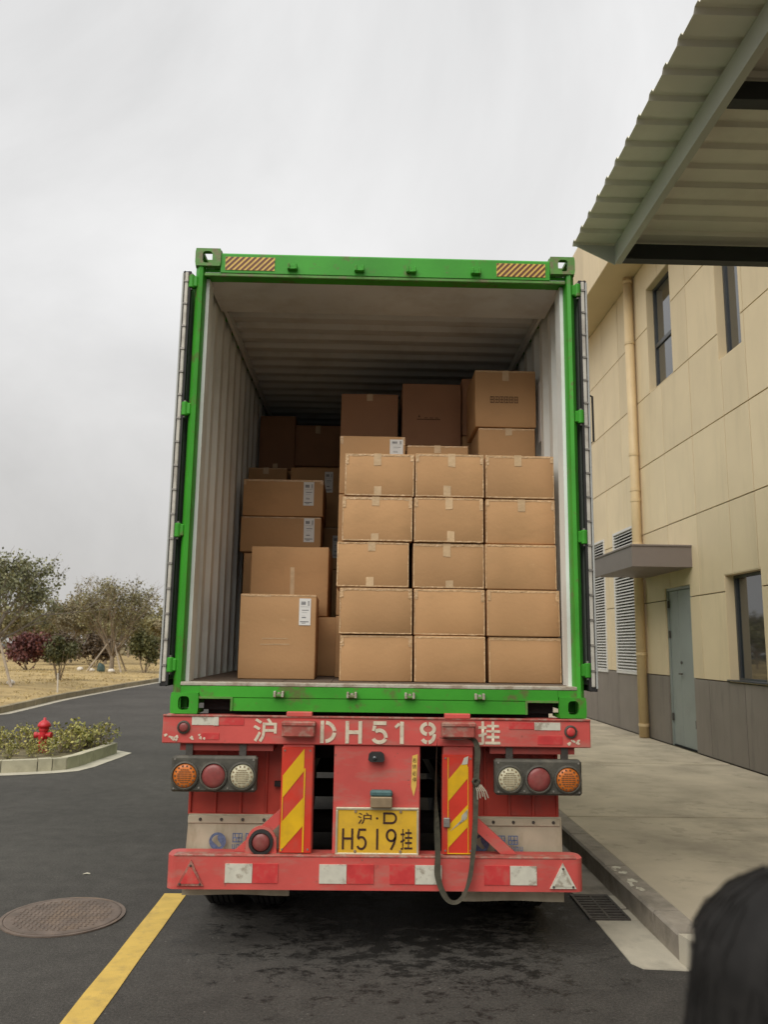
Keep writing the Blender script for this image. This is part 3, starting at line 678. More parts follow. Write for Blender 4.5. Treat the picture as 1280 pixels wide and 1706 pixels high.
for y in (6.96, 4.76, 2.5, 0.3, -1.9, -4.1, -6.3):
    quick('cross_beam', 'canopy_dark_beam', cn, (2.35, 5.11, y - 0.006, y + 0.006, 5.262, 5.445), (2.35, 5.11, y - 0.07, y - 0.006, 5.262, 5.272), (2.35, 5.11, y + 0.006, y + 0.03, 5.262, 5.272))
quick('wall_beam', 'canopy_dark_beam', cn, (5.02, 5.115, -7.3, 6.88, 5.0, 5.18))

# ================================================================== SHIPPING CONTAINER
CX, CY, CZ = 0.093, 4.82, 1.296
X0, X1 = CX - 1.219, CX + 1.219
CLEN, CHT = 12.19, 2.896
ZT = CZ + CHT
FZ = 1.478                     # floor level
IX0, IX1 = -1.083, 1.269
ct = thing('shipping_container', 'green shipping container with open doors loaded with brown boxes', 'container', (CX, CY, CZ))
def casting(xo, yo, zo, sx, sy, hole='round'):
    """corner casting: a hollow block with holes; xo,yo,zo outer corner; sx,sy point inward"""
    q = MB(); W, L, Hh, t = 0.162, 0.178, 0.118, 0.028
    xa, xb = sorted((xo, xo + sx * W)); ya, yb = sorted((yo, yo + sy * L)); z0, z1 = zo, zo + Hh
    # end plate with an oval hole (XZ), made of a ring of quads
    def plate(y_a, y_b):
        hw, hh = 0.032, 0.040; cx_, cz_ = (xa + xb) / 2 - sx * 0.004, (z0 + z1) / 2
        n = 24; inn = []; out = []
        for k in range(n):
            t_ = 2 * PI * k / n + PI / n; c_, s_ = math.cos(t_), math.sin(t_)
            inn.append((cx_ + hw * abs(c_) ** 0.6 * (1 if c_ > 0 else -1), cz_ + hh * abs(s_) ** 0.6 * (1 if s_ > 0 else -1)))
            m_ = max(abs(c_) / ((xb - xa) / 2), abs(s_) / (Hh / 2)); out.append(((xa + xb) / 2 + c_ / m_, cz_ + s_ / m_))
        for k in range(n):
            j = (k + 1) % n
            for y_, rev in ((y_a, False), (y_b, True)):
                f_ = [(inn[k][0], y_, inn[k][1]), (out[k][0], y_, out[k][1]), (out[j][0], y_, out[j][1]), (inn[j][0], y_, inn[j][1])]
                q.face(f_[::-1] if rev else f_)
            q.face([(inn[k][0], y_a, inn[k][1]), (inn[j][0], y_a, inn[j][1]), (inn[j][0], y_b, inn[j][1]), (inn[k][0], y_b, inn[k][1])])
            q.face([(out[j][0], y_a, out[j][1]), (out[k][0], y_a, out[k][1]), (out[k][0], y_b, out[k][1]), (out[j][0], y_b, out[j][1])])
    plate(*( (ya, ya + t) if sy > 0 else (yb - t, yb) ))
    yi0, yi1 = (ya + t, yb) if sy > 0 else (ya, yb - t)
    for (za_, zb_) in ((z0, z0 + t * 0.7), (z1 - t * 0.7, z1)):
        q.box(xa, xa + 0.045, yi0, yi1, za_, zb_); q.box(xb - 0.045, xb, yi0, yi1, za_, zb_)
        q.box(xa + 0.045, xb - 0.045, yi0, yi0 + 0.012, za_, zb_); q.box(xa + 0.045, xb - 0.045, yi1 - 0.02, yi1, za_, zb_)
    # outer side plate only partly closed so that light shows through the upper castings
    xs = (xa, xa + t) if sx > 0 else (xb - t, xb)
    q.box(xs[0], xs[1], yi0, yi0 + 0.045, z0 + t * 0.7, z1 - t * 0.7); q.box(xs[0], xs[1], yi1 - 0.03, yi1, z0 + t * 0.7, z1 - t * 0.7)
    return q
for (xo, sx) in ((X0, 1), (X1, -1)):
    casting(xo, CY, CZ, sx, 1).build('corner_casting', 'green_paint', ct)
    casting(xo, CY, ZT - 0.118, sx, 1).build('corner_casting', 'green_worn', ct)
    casting(xo, CY + CLEN, CZ, sx, -1).build('corner_casting', 'green_paint', ct)
    casting(xo, CY + CLEN, ZT - 0.118, sx, -1).build('corner_casting', 'green_worn', ct)
# posts
for (xo, sx) in ((X0, 1), (X1, -1)):
    q = MB(); z0, z1 = CZ + 0.118, ZT - 0.118
    prof = [(xo + sx * 0.012, CY + 0.03), (xo + sx * 0.03, CY + 0.006), (xo + sx * 0.052, CY + 0.012), (xo + sx * 0.058, CY + 0.04), (xo + sx * 0.062, CY + 0.075), (xo + sx * 0.062, CY + 0.13), (xo, CY + 0.13), (xo, CY + 0.05)]
    if sx < 0: prof = prof[::-1]
    q.prism(prof, 2, z0, z1); q.build('corner_post', 'green_paint', ct)
    quick('jamb', 'container_inside', ct, (min(xo + sx * 0.060, xo + sx * 0.083), max(xo + sx * 0.060, xo + sx * 0.083), CY + 0.085, CY + 0.22, FZ - 0.01, ZT - 0.17))
    quick('corner_post', 'green_paint', ct, (min(xo, xo + sx * 0.09), max(xo, xo + sx * 0.09), CY + CLEN - 0.09, CY + CLEN, z0, z1))
    # lower corner gusset plate
    for zz in (3.93, 3.09, 2.33, 1.53):       # hinge lugs
        q = MB(); xa, xb = sorted((xo - sx * 0.036, xo + sx * 0.02))
        q.box(xa, xb, CY + 0.012, CY + 0.06, zz + 0.006, zz + 0.079, b=0.006); q.lathe([(0.017, 0), (0.02, 0.004), (0.02, 0.081), (0.017, 0.085)], (xo - sx * 0.018, CY + 0.024, zz), n=14)
        hg = q.build('hinge', 'green_paint', ct)
        q = MB(); q.lathe([(0.011, -0.012), (0.011, 0.097)], (xo - sx * 0.022, CY + 0.03, zz), n=10); q.build('pin', 'bolt_steel', hg)
# header
q = MB(); q.prism([(CY + 0.012, 4.035), (CY + 0.012, 4.158), (CY + 0.022, 4.17), (CY + 0.14, 4.17), (CY + 0.14, 4.03), (CY + 0.03, 4.025)], 0, X0 + 0.162, X1 - 0.162); q.build('header', 'green_paint', ct)
quick('header_lip', 'green_worn', ct, (X0 + 0.06, X1 - 0.06, CY + 0.016, CY + 0.03, 4.012, 4.034), b=0.004)
quick('header_plate', 'container_roof', ct, (X0 + 0.062, X1 - 0.062, CY + 0.032, CY + 0.62, 4.032, 4.042))
quick('header_corner', 'green_paint', ct, (X0 + 0.06, X0 + 0.162, CY + 0.05, CY + 0.14, 4.028, ZT - 0.119)); quick('header_corner', 'green_paint', ct, (X1 - 0.162, X1 - 0.06, CY + 0.05, CY + 0.14, 4.028, ZT - 0.119))
# sill with forklift-style pockets
zs0, zs1 = CZ + 0.018, 1.455
pk = [(X0 + 0.176, X0 + 0.352), (X1 - 0.352, X1 - 0.176)]
q = MB()
q.box(X0 + 0.162, X1 - 0.162, CY + 0.012, CY + 0.13, 1.388, zs1, b=0.004)
q.box(X0 + 0.355, X1 - 0.355, CY + 0.013, CY + 0.13, zs0, 1.387)
q.box(X0 + 0.02, X0 + 0.163, CY + 0.014, CY + 0.13, 1.414, zs1 - 0.001); q.box(X1 - 0.163, X1 - 0.02, CY + 0.014, CY + 0.13, 1.414, zs1 - 0.001)
sl = q.build('sill', 'green_paint', ct)
quick('pocket', 'black_hole', sl, (pk[0][0], pk[0][1] + 0.006, CY + 0.10, CY + 0.12, zs0, 1.388), (pk[1][0] - 0.006, pk[1][1], CY + 0.10, CY + 0.12, zs0, 1.388))
quick('pocket_rim', 'green_worn', sl, (pk[0][1] - 0.004, pk[0][1] + 0.008, CY + 0.004, CY + 0.1, zs0, 1.392), (pk[1][0] - 0.008, pk[1][0] + 0.004, CY + 0.004, CY + 0.1, zs0, 1.392), (pk[0][0] - 0.012, pk[0][1] - 0.004, CY + 0.004, CY + 0.1, 1.382, 1.394), (pk[1][0] + 0.004, pk[1][1] + 0.012, CY + 0.004, CY + 0.1, 1.382, 1.394))
quick('sill_strip', 'sill_worn', sl, (X0 + 0.05, X1 - 0.05, CY + 0.010, CY + 0.13, 1.4555, 1.476), b=0.003)
# bracket keepers on header and sill
def keeper(x, z, s, m, m2):
    q = MB(); q.box(x - 0.032, x + 0.032, CY - 0.016, CY + 0.013, z - 0.010, z + 0.006, b=0.003)
    k = q.build('lock_keeper', m, ct)
    for dx in (-0.03, 0.016):
        quick('lug', m2, k, (x + dx, x + dx + 0.014, CY - 0.024, CY + 0.012, z - 0.012, z + 0.026 * s), b=0.003)
    quick('cam_pin', m2, k, (x - 0.008, x + 0.008, CY - 0.014, CY + 0.012, z + 0.006, z + 0.016))
for x in (-0.505, -0.077, 0.256, 0.671): keeper(x, 4.067, 1, 'green_paint', 'green_paint')
for x in (-0.497, -0.071, 0.269, 0.68): keeper(x, 1.408, 0.9, 'green_worn', 'sill_worn')
# hazard stickers on the header
for (xa, xb) in ((-0.935, -0.62), (0.806, 1.121)):
    st = quick('hazard_sticker', 'hazard_yellow', ct, (xa, xb, CY + 0.009, CY + 0.0115, 4.052, 4.142))
    q = MB(); p = 0.0365; n = int((xb - xa + 0.09) / p) + 1
    for k in range(n):
        s0 = xa - 0.085 + k * p
        a, b_, c_, d = [s0, s0 + p * 0.5, s0 + p * 0.5 + 0.085, s0 + 0.085]
        # clip the slanted bar to the sticker
        poly = [(a, 4.053), (b_, 4.053), (c_, 4.141), (d, 4.141)]
        def clipx(poly, lim, keep):
            out = []
            for i in range(len(poly)):
                P_, Q_ = poly[i], poly[(i + 1) % len(poly)]
                ip, iq = keep(P_[0]), keep(Q_[0])
                if ip: out.append(P_)
                if ip != iq:
                    t = (lim - P_[0]) / (Q_[0] - P_[0]); out.append((lim, P_[1] + t * (Q_[1] - P_[1])))
            return out
        poly = clipx(poly, xa + 0.001, lambda v: v >= xa + 0.001)
        if len(poly) > 2: poly = clipx(poly, xb - 0.001, lambda v: v <= xb - 0.001)
        if len(poly) > 2: q.face([(px, CY + 0.0075, pz) for px, pz in poly])
    q.build('stripes', 'hazard_brown', st)
# side walls (corrugated, inner and outer skins), roof, front wall, floor
def side_profile(y0, y1):
    prof = [(y0, 0.0), (y0 + 0.20, 0.0)]; y = y0 + 0.20
    while y < y1 - 0.3:
        prof += [(y + 0.050, 1.0), (y + 0.139, 1.0), (y + 0.189, 0.0), (y + 0.278, 0.0)]; y += 0.278
    prof.append((y1, 0.0)); return prof
for (xi, xo, sg) in ((IX0, X0, 1), (IX1, X1, -1)):
    pr = side_profile(CY + 0.13, CY + CLEN - 0.09); z0, z1 = CZ + 0.16, ZT - 0.06
    for nm, x_in, m in (('side_wall', xi, 'container_inside'), ('side_cladding', xi - sg * 0.004, 'green_paint')):
        q = MB()
        for k in range(len(pr) - 1):
            (ya, da), (yb, db) = pr[k], pr[k + 1]; xa, xb = x_in - sg * da * 0.038, x_in - sg * db * 0.038
            f_ = [(xa, ya, z0), (xb, yb, z0), (xb, yb, z1), (xa, ya, z1)]
            q.face(f_[::-1] if sg > 0 else f_)
        q.build(nm, m, ct)
    xa, xb = sorted((xo, xo + sg * 0.06))
    quick('side_rail', 'green_paint', ct, (xa, xb, CY + 0.178, CY + CLEN - 0.178, CZ + 0.02, CZ + 0.16), (xa, xb, CY + 0.178, CY + CLEN - 0.178, ZT - 0.06, ZT - 0.002))
    xa, xb = sorted((xi - sg * 0.001, xi + sg * 0.012))
    quick('jamb', 'container_inside', ct, (xa, xb, CY + 0.14, CY + 0.20, FZ, 4.03))
q = MB(); y = CY + 0.60; prof = [(CY + 0.14, 4.135), (y, 4.135)]
while y < CY + CLEN - 0.3:
    prof += [(y + 0.04, 4.165), (y + 0.105, 4.165), (y + 0.145, 4.135), (y + 0.209, 4.135)]; y += 0.209
prof.append((CY + CLEN - 0.05, 4.135))
for k in range(len(prof) - 1):
    (ya, za), (yb, zb) = prof[k], prof[k + 1]
    q.face([(X0 + 0.03, yb, zb), (X1 - 0.03, yb, zb), (X1 - 0.03, ya, za), (X0 + 0.03, ya, za)])
q.build('roof_lining', 'container_roof', ct)
q = MB()
for k in range(len(prof) - 1):
    (ya, za), (yb, zb) = prof[k], prof[k + 1]
    q.face([(X0 + 0.03, ya, za + 0.008), (X1 - 0.03, ya, za + 0.008), (X1 - 0.03, yb, zb + 0.008), (X0 + 0.03, yb, zb + 0.008)])
q.build('roof', 'roof_dulled', ct)
quick('roof_rail', 'container_roof', ct, (X0 + 0.061, X0 + 0.085, CY + 0.2, CY + CLEN - 0.1, 4.07, 4.134), (X1 - 0.085, X1 - 0.061, CY + 0.2, CY + CLEN - 0.1, 4.07, 4.134))
quick('front_wall', 'container_inside', ct, (X0 + 0.06, X1 - 0.06, CY + CLEN - 0.08, CY + CLEN - 0.03, CZ + 0.1, ZT - 0.03))
for k in range(8):
    xa = IX0 + k * (IX1 - IX0) / 8
    quick('floor_plank', 'container_floor', ct, (xa + 0.002, xa + (IX1 - IX0) / 8 - 0.002, CY + 0.131, CY + CLEN - 0.1, FZ - 0.03, FZ))
quick('underframe', 'green_paint', ct, *[(X0 + 0.06, X1 - 0.06, CY + 0.45 + k * 0.6, CY + 0.50 + k * 0.6, CZ + 0.03, FZ - 0.031) for k in range(19)])
# faded paper notices on the wall
quick('wall_notice', 'label_white', ct, (IX1 - 0.002, IX1 + 0.001, 5.70, 5.79, 3.2, 3.66))
# doors folded right round along the sides
for (xo, sg) in ((X0, -1), (X1, 1)):
    xa, xb = (xo + sg * 0.030), (xo + sg * 0.078)
    lo, hi = min(xa, xb), max(xa, xb); z0, z1 = 1.475, 4.02
    d = quick('door', 'door_inside', ct, (lo, hi, CY + 0.035, CY + 1.2, z0 + 0.01, z1 - 0.01), b=0.006)
    mid = (lo + hi) / 2
    quick('edge_channel', 'door_channel', d, (mid - 0.011 - sg * 0.004, mid + 0.011 - sg * 0.004, CY + 0.012, CY + 0.034, z0 + 0.0, z1 + 0.012), b=0.004)
    gk = MB()
    i0, i1 = (lo - 0.006, lo + 0.012) if sg > 0 else (hi - 0.012, hi + 0.006)
    gk.box(i0, i1, CY + 0.016, CY + 0.05, z0 - 0.02, z1 + 0.02)
    g0 = hi - 0.018 if sg > 0 else lo + 0.012
    gk.box(g0, g0 + 0.006, CY + 0.016, CY + 0.05, z0 - 0.02, z1 + 0.022)
    e0 = hi - 0.012 if sg > 0 else lo + 0.001
    quick('edge_strip', 'door_inside', d, (e0, e0 + 0.011, CY + 0.010, CY + 0.05, z0 - 0.01, z1 + 0.006), b=0.003)
    gk.box(lo + 0.004, hi - 0.004, CY + 0.02, CY + 1.2, z0 - 0.026, z0 + 0.009); gk.box(lo + 0.004, hi - 0.004, CY + 0.02, CY + 1.2, z1 - 0.009, z1 + 0.02)
    gk.build('gasket', 'rubber_black', d)
    for k in range(17):
        zz = z0 + 0.09 + k * 0.15
        quick('bolt', 'bolt_steel', d, (mid - 0.012 - sg * 0.004, mid + 0.012 - sg * 0.004, CY + 0.006, CY + 0.0125, zz, zz + 0.012))
    for yy in (CY + 0.3, CY + 0.85):
        q = MB(); q.tube([(xo + sg * 0.018, yy, z0 - 0.05), (xo + sg * 0.018, yy, z1 + 0.04)], 0.011, 8); q.build('lock_rod', 'bolt_steel', d)
# door tie-back handle on the right-hand leaf
q = MB(); q.tube([(X1 + 0.078, 4.86, 3.28), (X1 + 0.098, 4.858, 3.27), (X1 + 0.099, 4.858, 2.98), (X1 + 0.078, 4.86, 2.965)], 0.007, 6); q.build('handle', 'rubber_black', ct)

# ================================================================== TRAILER
TX, TY = 0.085, 4.80
tr = thing('container_trailer', 'red skeletal trailer carrying the green container', 'trailer', (TX, 8.0, 0))
XA, XB = -1.157, 1.326
quick('end_beam', 'red_paint', tr, (XA, XB, TY, TY + 0.16, 1.131, 1.288), b=0.005)
quick('beam_lip', 'red_worn', tr, (XA, XB, TY - 0.008, TY + 0.002, 1.281, 1.2935), b=0.003)
quick('beam_lip', 'frame_red', tr, (XA + 0.1, -0.52, TY + 0.03, TY + 0.2, 1.09, 1.130), (0.74, XB - 0.09, TY + 0.03, TY + 0.2, 1.09, 1.130))
# worn stains by the ends
for x0 in (-1.14, -1.0, 1.18):
    q = MB()
    rs = random.Random(int(x0 * 100))
    for k in range(6):
        cx_, cz_, r_ = x0 + rs.uniform(0, 0.09), 1.15 + rs.uniform(0, 0.03), rs.uniform(0.004, 0.010)
        ph = rs.uniform(0, 6)
        q.face([(cx_ + r_ * (1 + 0.35 * math.sin(3 * t + ph)) * math.cos(t) * 1.2, TY - 0.0022 - k * 0.0003, cz_ + r_ * (1 + 0.35 * math.sin(2 * t + ph)) * math.sin(t)) for t in [2 * PI * j / 12 for j in range(12)]])
    q.build('paint_splash', 'stencil_cream', tr)
# reflective stickers on the beam
for n_, xa, xb, za, zb, m in (('w', -0.99, -0.84, 1.235, 1.281, 'reflector_white'), ('r', -0.835, -0.69, 1.236, 1.281, 'reflector_red'), ('r', 0.848, 0.995, 1.233, 1.270, 'reflector_red'), ('w', 0.997, 1.149, 1.229, 1.273, 'reflector_white'), ('r', 1.015, 1.16, 1.148, 1.196, 'reflector_red'), ('r', -0.93, -0.83, 1.155, 1.19, 'reflector_red')):
    quick('reflective_sticker', m, tr, (xa, xb, TY - 0.003, TY + 0.002, za, zb))
quick('tape_tie', 'reflector_white', tr, (-0.865, -0.835, TY - 0.006, TY, 1.232, 1.29), b=0.002)
# small round marker lamps
for x in (-1.035, 1.208):
    q = MB(); q.lathe([(0.037, 0.0), (0.037, -0.012), (0.029, -0.016), (0.029, -0.008)], (x, TY, 1.222), axis=1, n=24); k = q.build('marker_lamp', 'lamp_housing', tr)
    q = MB(); q.lathe([(0.029, -0.008), (0.024, -0.013), (0.012, -0.016)], (x, TY, 1.222), axis=1, n=24); q.build('lens', 'lamp_red' if x < 0 else 'reflector_red', k, smooth=True)
# stencilled number
ly = TY - 0.0035
def glyph(ch, x, w, z0=1.142, h=0.126, t=0.021):
    q = MB(); m = z0 + h / 2; xr = x + w
    if ch == 'D':
        ribbon(q, [(x + t / 2, z0), (x + t / 2, z0 + h)], t, ly)
        ribbon(q, arc(x + t + 0.006, m, w - 1.5 * t - 0.006, h / 2 - t / 2, 86, 4, 8), t, ly); ribbon(q, arc(x + t + 0.006, m, w - 1.5 * t - 0.006, h / 2 - t / 2, -4, -86, 8), t, ly)
    if ch == 'H':
        ribbon(q, [(x + t / 2, z0), (x + t / 2, z0 + h)], t, ly); ribbon(q, [(xr - t / 2, z0), (xr - t / 2, z0 + h)], t, ly); ribbon(q, [(x + t, m), (xr - t, m)], t, ly)
    if ch == '5':
        ribbon(q, [(xr - 0.008, z0 + h - t / 2), (x + 0.012, z0 + h - t / 2)], t, ly); ribbon(q, [(x + 0.02, z0 + h - t - 0.004), (x + 0.014, m + 0.008)], t * 0.9, ly)
        ribbon(q, arc(x + w * 0.5, z0 + 0.038, w * 0.5 - t / 2, 0.038 + 0.004 - t / 2 + 0.006, 128, -6, 10), t, ly); ribbon(q, arc(x + w * 0.5, z0 + 0.038, w * 0.5 - t / 2, 0.038 - t / 2 + 0.002, -18, -160, 10), t, ly)
    if ch == '1':
        ribbon(q, [(x + w * 0.58, z0), (x + w * 0.58, z0 + h)], t * 1.05, ly); ribbon(q, [(x + w * 0.36, z0 + h - 0.012), (x + 0.0, z0 + h - 0.034)], t * 0.8, ly)
    if ch == '9':
        cz = z0 + h - 0.04
        ribbon(q, arc(x + w / 2, cz, w / 2 - t / 2, 0.04 - t / 2, 84, -78, 10), t, ly); ribbon(q, arc(x + w / 2, cz, w / 2 - t / 2, 0.04 - t / 2, 98, 262, 10), t, ly)
        ribbon(q, arc(x + w / 2, z0 + 0.052, w / 2 - t / 2, 0.052 - t / 2, 8, -84, 8), t, ly); ribbon(q, arc(x + w / 2, z0 + 0.045, w / 2 - t / 2, 0.045 - t / 2, -98, -150, 5), t, ly)
    q.build('stencil_character', 'stencil_cream', tr)
glyph('D', -0.248, 0.092); glyph('H', -0.103, 0.096); glyph('5', 0.046, 0.096); glyph('1', 0.186, 0.066); glyph('9', 0.328, 0.094)
text('stencil_character', '沪', 'stencil_cream', tr, -0.635, -0.50, 1.142, 1.277, ly, offset=0.018)
text('stencil_character', '挂', 'stencil_cream', tr, 0.668, 0.797, 1.142, 1.275, ly, offset=0.018)
# twist-lock blocks on the beam
for (xa, xb, za, zb) in ((-0.466, -0.277, 1.178, 1.262), (0.453, 0.643, 1.185, 1.268)):
    b = quick('lock_block', 'red_worn', tr, (xa, xb, TY - 0.065, TY + 0.002, za, zb), b=0.008)
    quick('block_cap', 'red_worn', b, (xa - 0.002, xb + 0.004, TY - 0.072, TY - 0.0, zb - 0.022, zb + 0.004), b=0.006)
    quick('top_tab', 'red_paint', tr, (xa + 0.02, xb - 0.02, TY - 0.012, TY + 0.05, 1.289, 1.316), b=0.004)
# posts with chevron boards
def para(q, xa, xb, zl, zr, h, y):
    """slanted bar between xa and xb: left edge starts at zl, right at zr, height h"""
    q.face([(xa, y, zl), (xb, y, zr), (xb, y, zr + h), (xa, y, zl + h)])
for (xa, xb, zt, mir) in ((-0.468, -0.281, 1.131, 0), (0.458, 0.640, 1.131, 1)):
    quick('post', 'red_paint', tr, (xa + 0.008, xb, TY + 0.012, TY + 0.12, 0.532, zt), b=0.004)
    bt = 1.118 if not mir else 1.085
    bd = quick('chevron_board', 'board_red', tr, (xa + 0.003, xb - 0.004, TY - 0.001, TY + 0.011, 0.54, bt), b=0.003)
    q = MB(); yy = TY - 0.0035
    if not mir:
        para(q, xa + 0.012, xb - 0.055, 0.835, 0.985, 0.125, yy); para(q, xa + 0.010, xb - 0.055, 0.548, 0.685, 0.155, yy)
        q.box(xb - 0.054, xb - 0.046, yy - 0.0008, yy + 0.002, 0.545, 1.0)
        q.box(xa + 0.012, xa + 0.017, yy - 0.0008, yy + 0.002, 0.55, 0.87)
    else:
        para(q, xa + 0.035, xb - 0.035, 0.825, 0.955, 0.12, yy); para(q, xa + 0.035, xb - 0.035, 0.575, 0.69, 0.12, yy)
        q.box(xa + 0.033, xa + 0.038, yy - 0.0008, yy + 0.002, 0.545, 1.07); q.box(xb - 0.034, xb - 0.030, yy - 0.0008, yy + 0.002, 0.545, 1.02); q.box(xa + 0.03, xb - 0.02, yy - 0.0009, yy + 0.002, 0.543, 0.548)
    q.build('stripe', 'board_yellow', bd)
    if mir:
        q = MB(); q.face([(xa + 0.045, TY - 0.006, 0.665), (xb - 0.04, TY - 0.007, 0.735), (xb - 0.034, TY - 0.016, 0.79), (xb - 0.07, TY - 0.018, 0.755), (xa + 0.11, TY - 0.012, 0.73)])
        q.build('torn_foil', 'reflector_white', bd); q = MB()
        q.face([(xb - 0.07, TY - 0.006, 1.03), (xb - 0.035, TY - 0.006, 1.035), (xb - 0.03, TY - 0.010, 1.08), (xb - 0.055, TY - 0.009, 1.07)])
        q.build('torn_foil', 'reflector_white', bd)
        quick('clip', 'bolt_steel', bd, (xa + 0.008, xa + 0.045, TY - 0.02, TY - 0.004, 0.688, 0.74), b=0.004)
    for (dx, dz) in ((0.02, 0.56), (0.165, 0.56), (0.02, bt - 0.02), (0.165, bt - 0.02)):
        q = MB(); q.lathe([(0.006, 0), (0.005, -0.004)], (xa + dx, TY - 0.001, dz), axis=1, n=8); q.build('rivet', 'bolt_steel', bd)
# plate panel between the posts
quick('plate_panel', 'red_paint', tr, (-0.165, 0.333, TY + 0.014, TY + 0.06, 0.532, 1.131), b=0.006)
pl = quick('number_plate', 'plate_yellow', tr, (-0.137, 0.317, TY - 0.002, TY + 0.006, 0.541, 0.779))
q = MB(); fy0, fy1 = TY - 0.008, TY + 0.012
for (a, b_, c_, d) in ((-0.147, 0.327, 0.531, 0.545), (-0.147, 0.327, 0.776, 0.79), (-0.147, -0.134, 0.545, 0.776), (0.314, 0.327, 0.545, 0.776)): q.box(a, b_, fy0, fy1, c_, d, b=0.003)
q.build('plate_frame', 'plate_rim', pl)
py = TY - 0.0045
text('plate_character', '沪', 'plate_ink', pl, -0.022, 0.056, 0.700, 0.762, py, offset=0.004)
q = MB(); q.lathe([(0.007, 0), (0.006, -0.0015)], (0.088, TY - 0.002, 0.731), axis=1, n=10); q.build('dot', 'plate_ink', pl)
q = MB(); ribbon(q, [(0.128, 0.702), (0.128, 0.764)], 0.011, py); ribbon(q, [(0.122, 0.759), (0.172, 0.759)] + arc(0.172, 0.733, 0.024, 0.026, 90, -90, 8) + [(0.172, 0.707), (0.122, 0.707)], 0.011, py - 0.0004); q.build('plate_character', 'plate_ink', pl)
t = 0.012
def pchar(fn):
    q = MB(); fn(q); q.build('plate_character', 'plate_ink', pl)
z0, h = 0.563, 0.113; zt = z0 + h
pchar(lambda q: (ribbon(q, [(-0.104, z0), (-0.104, zt)], t, py), ribbon(q, [(-0.052, z0), (-0.052, zt)], t, py), ribbon(q, [(-0.098, z0 + h * .52), (-0.058, z0 + h * .52)], t, py)))
pchar(lambda q: (ribbon(q, [(0.026, zt - 0.006), (-0.018, zt - 0.006)], t, py), ribbon(q, [(-0.014, zt - 0.012), (-0.020, z0 + h * .56)], t, py), ribbon(q, arc(0.0, z0 + 0.035, 0.025, 0.032, 140, -150, 16), t, py)))
pchar(lambda q: ribbon(q, [(0.090, z0), (0.090, zt)], t, py))
pchar(lambda q: (ribbon(q, arc(0.169, zt - 0.036, 0.025, 0.030, 0, 360, 20), t, py), ribbon(q, [(0.193, zt - 0.046), (0.186, z0 + 0.035), (0.168, z0)], t, py)))
text('plate_character', '挂', 'plate_ink', pl, 0.222, 0.290, z0, zt, py, offset=0.006)
for (x, z) in ((-0.035, 0.768), (0.222, 0.768), (-0.035, 0.553), (0.222, 0.553)):
    q = MB(); q.lathe([(0.009, 0), (0.007, -0.006)], (x, TY - 0.002, z), axis=1, n=8); q.build('screw', 'brass_block', pl)
# plate lamp, camera, pencil sticker
k = quick('plate_lamp', 'brass_block', tr, (0.048, 0.172, TY - 0.05, TY + 0.013, 0.796, 0.855), b=0.005)
quick('lamp_hood', 'teal_paint', k, (0.046, 0.174, TY - 0.04, TY + 0.012, 0.853, 0.888), b=0.01)
q = MB(); q.prism([(0.032, 1.055), (0.045, 1.044), (0.115, 1.044), (0.126, 1.055), (0.122, 1.085), (0.105, 1.097), (0.052, 1.097), (0.036, 1.085)], 1, TY - 0.035, TY + 0.013); k = q.build('camera_unit', 'rubber_black', tr)
q = MB(); q.lathe([(0.011, 0), (0.011, -0.006), (0.005, -0.008)], (0.068, TY - 0.036, 1.066), axis=1, n=12); q.build('lens', 'glass', k)
q = MB(); q.face([(0.281, TY + 0.0105, 0.905), (0.296, TY + 0.0105, 0.850), (0.312, TY + 0.0105, 0.910), (0.318, TY + 0.0105, 1.085), (0.287, TY + 0.0105, 1.075)]); k = q.build('pencil_sticker', 'hazard_yellow', tr)
for i_, ch in enumerate('右转必停'):
    text('sticker_character', ch, 'plate_ink', k, 0.289, 0.311, 1.038 - i_ * 0.036, 1.064 - i_ * 0.036, TY + 0.009, offset=0.0)
# bumper bar (rounded ends)
q = MB(); prof = []
xa, xb, ya, yb, r_ = -1.085, 1.258, TY - 0.03, TY + 0.13, 0.05
for (cx_, cy_, a0) in ((xb - r_, ya + r_, -90), (xb - r_, yb - r_, 0), (xa + r_, yb - r_, 90), (xa + r_, ya + r_, 180)):
    for j in range(6): prof.append((cx_ + r_ * math.cos(R(a0 + 18 * j)), cy_ + r_ * math.sin(R(a0 + 18 * j))))
q.prism(prof, 2, 0.352, 0.528)
bb = q.build('bumper_bar', 'red_paint', tr)
quick('bumper_lip', 'red_worn', bb, (xa + 0.04, xb - 0.04, ya - 0.003, ya + 0.06, 0.525, 0.536), b=0.003)
by = TY - 0.0345
for (x0, x1, m) in ((-0.757, -0.606, 'reflector_white'), (-0.603, -0.463, 'reflector_red'), (-0.232, -0.080, 'reflector_white'), (-0.076, 0.073, 'reflector_red'), (0.162, 0.302, 'reflector_red'), (0.305, 0.455, 'reflector_white'), (0.694, 0.836, 'reflector_red'), (0.84, 0.99, 'reflector_white')):
    quick('reflector', m, bb, (x0, x1, by, by + 0.006, 0.388, 0.489))
for (cx_, m) in ((-0.948, 'reflector_red'), (1.138, 'reflector_white')):
    q = MB(); q.prism([(cx_ - 0.074, 0.372), (cx_ + 0.074, 0.372), (cx_, 0.508)], 1, by - 0.006, by + 0.005)
    k = q.build('reflector_triangle', 'red_worn' if m == 'reflector_red' else 'reflector_white', bb)
    q = MB(); q.prism([(cx_ - 0.053, 0.384), (cx_ + 0.053, 0.384), (cx_, 0.482)], 1, by - 0.0085, by - 0.005); q.build('reflector_face', m, k)
    for (dx, dz) in ((-0.055, 0.382), (0.055, 0.382), (0, 0.478)):
        q = MB(); q.lathe([(0.007, 0), (0.005, -0.005)], (cx_ + dx, by - 0.0085, dz), axis=1, n=8); q.build('screw', 'dark_iron', k)
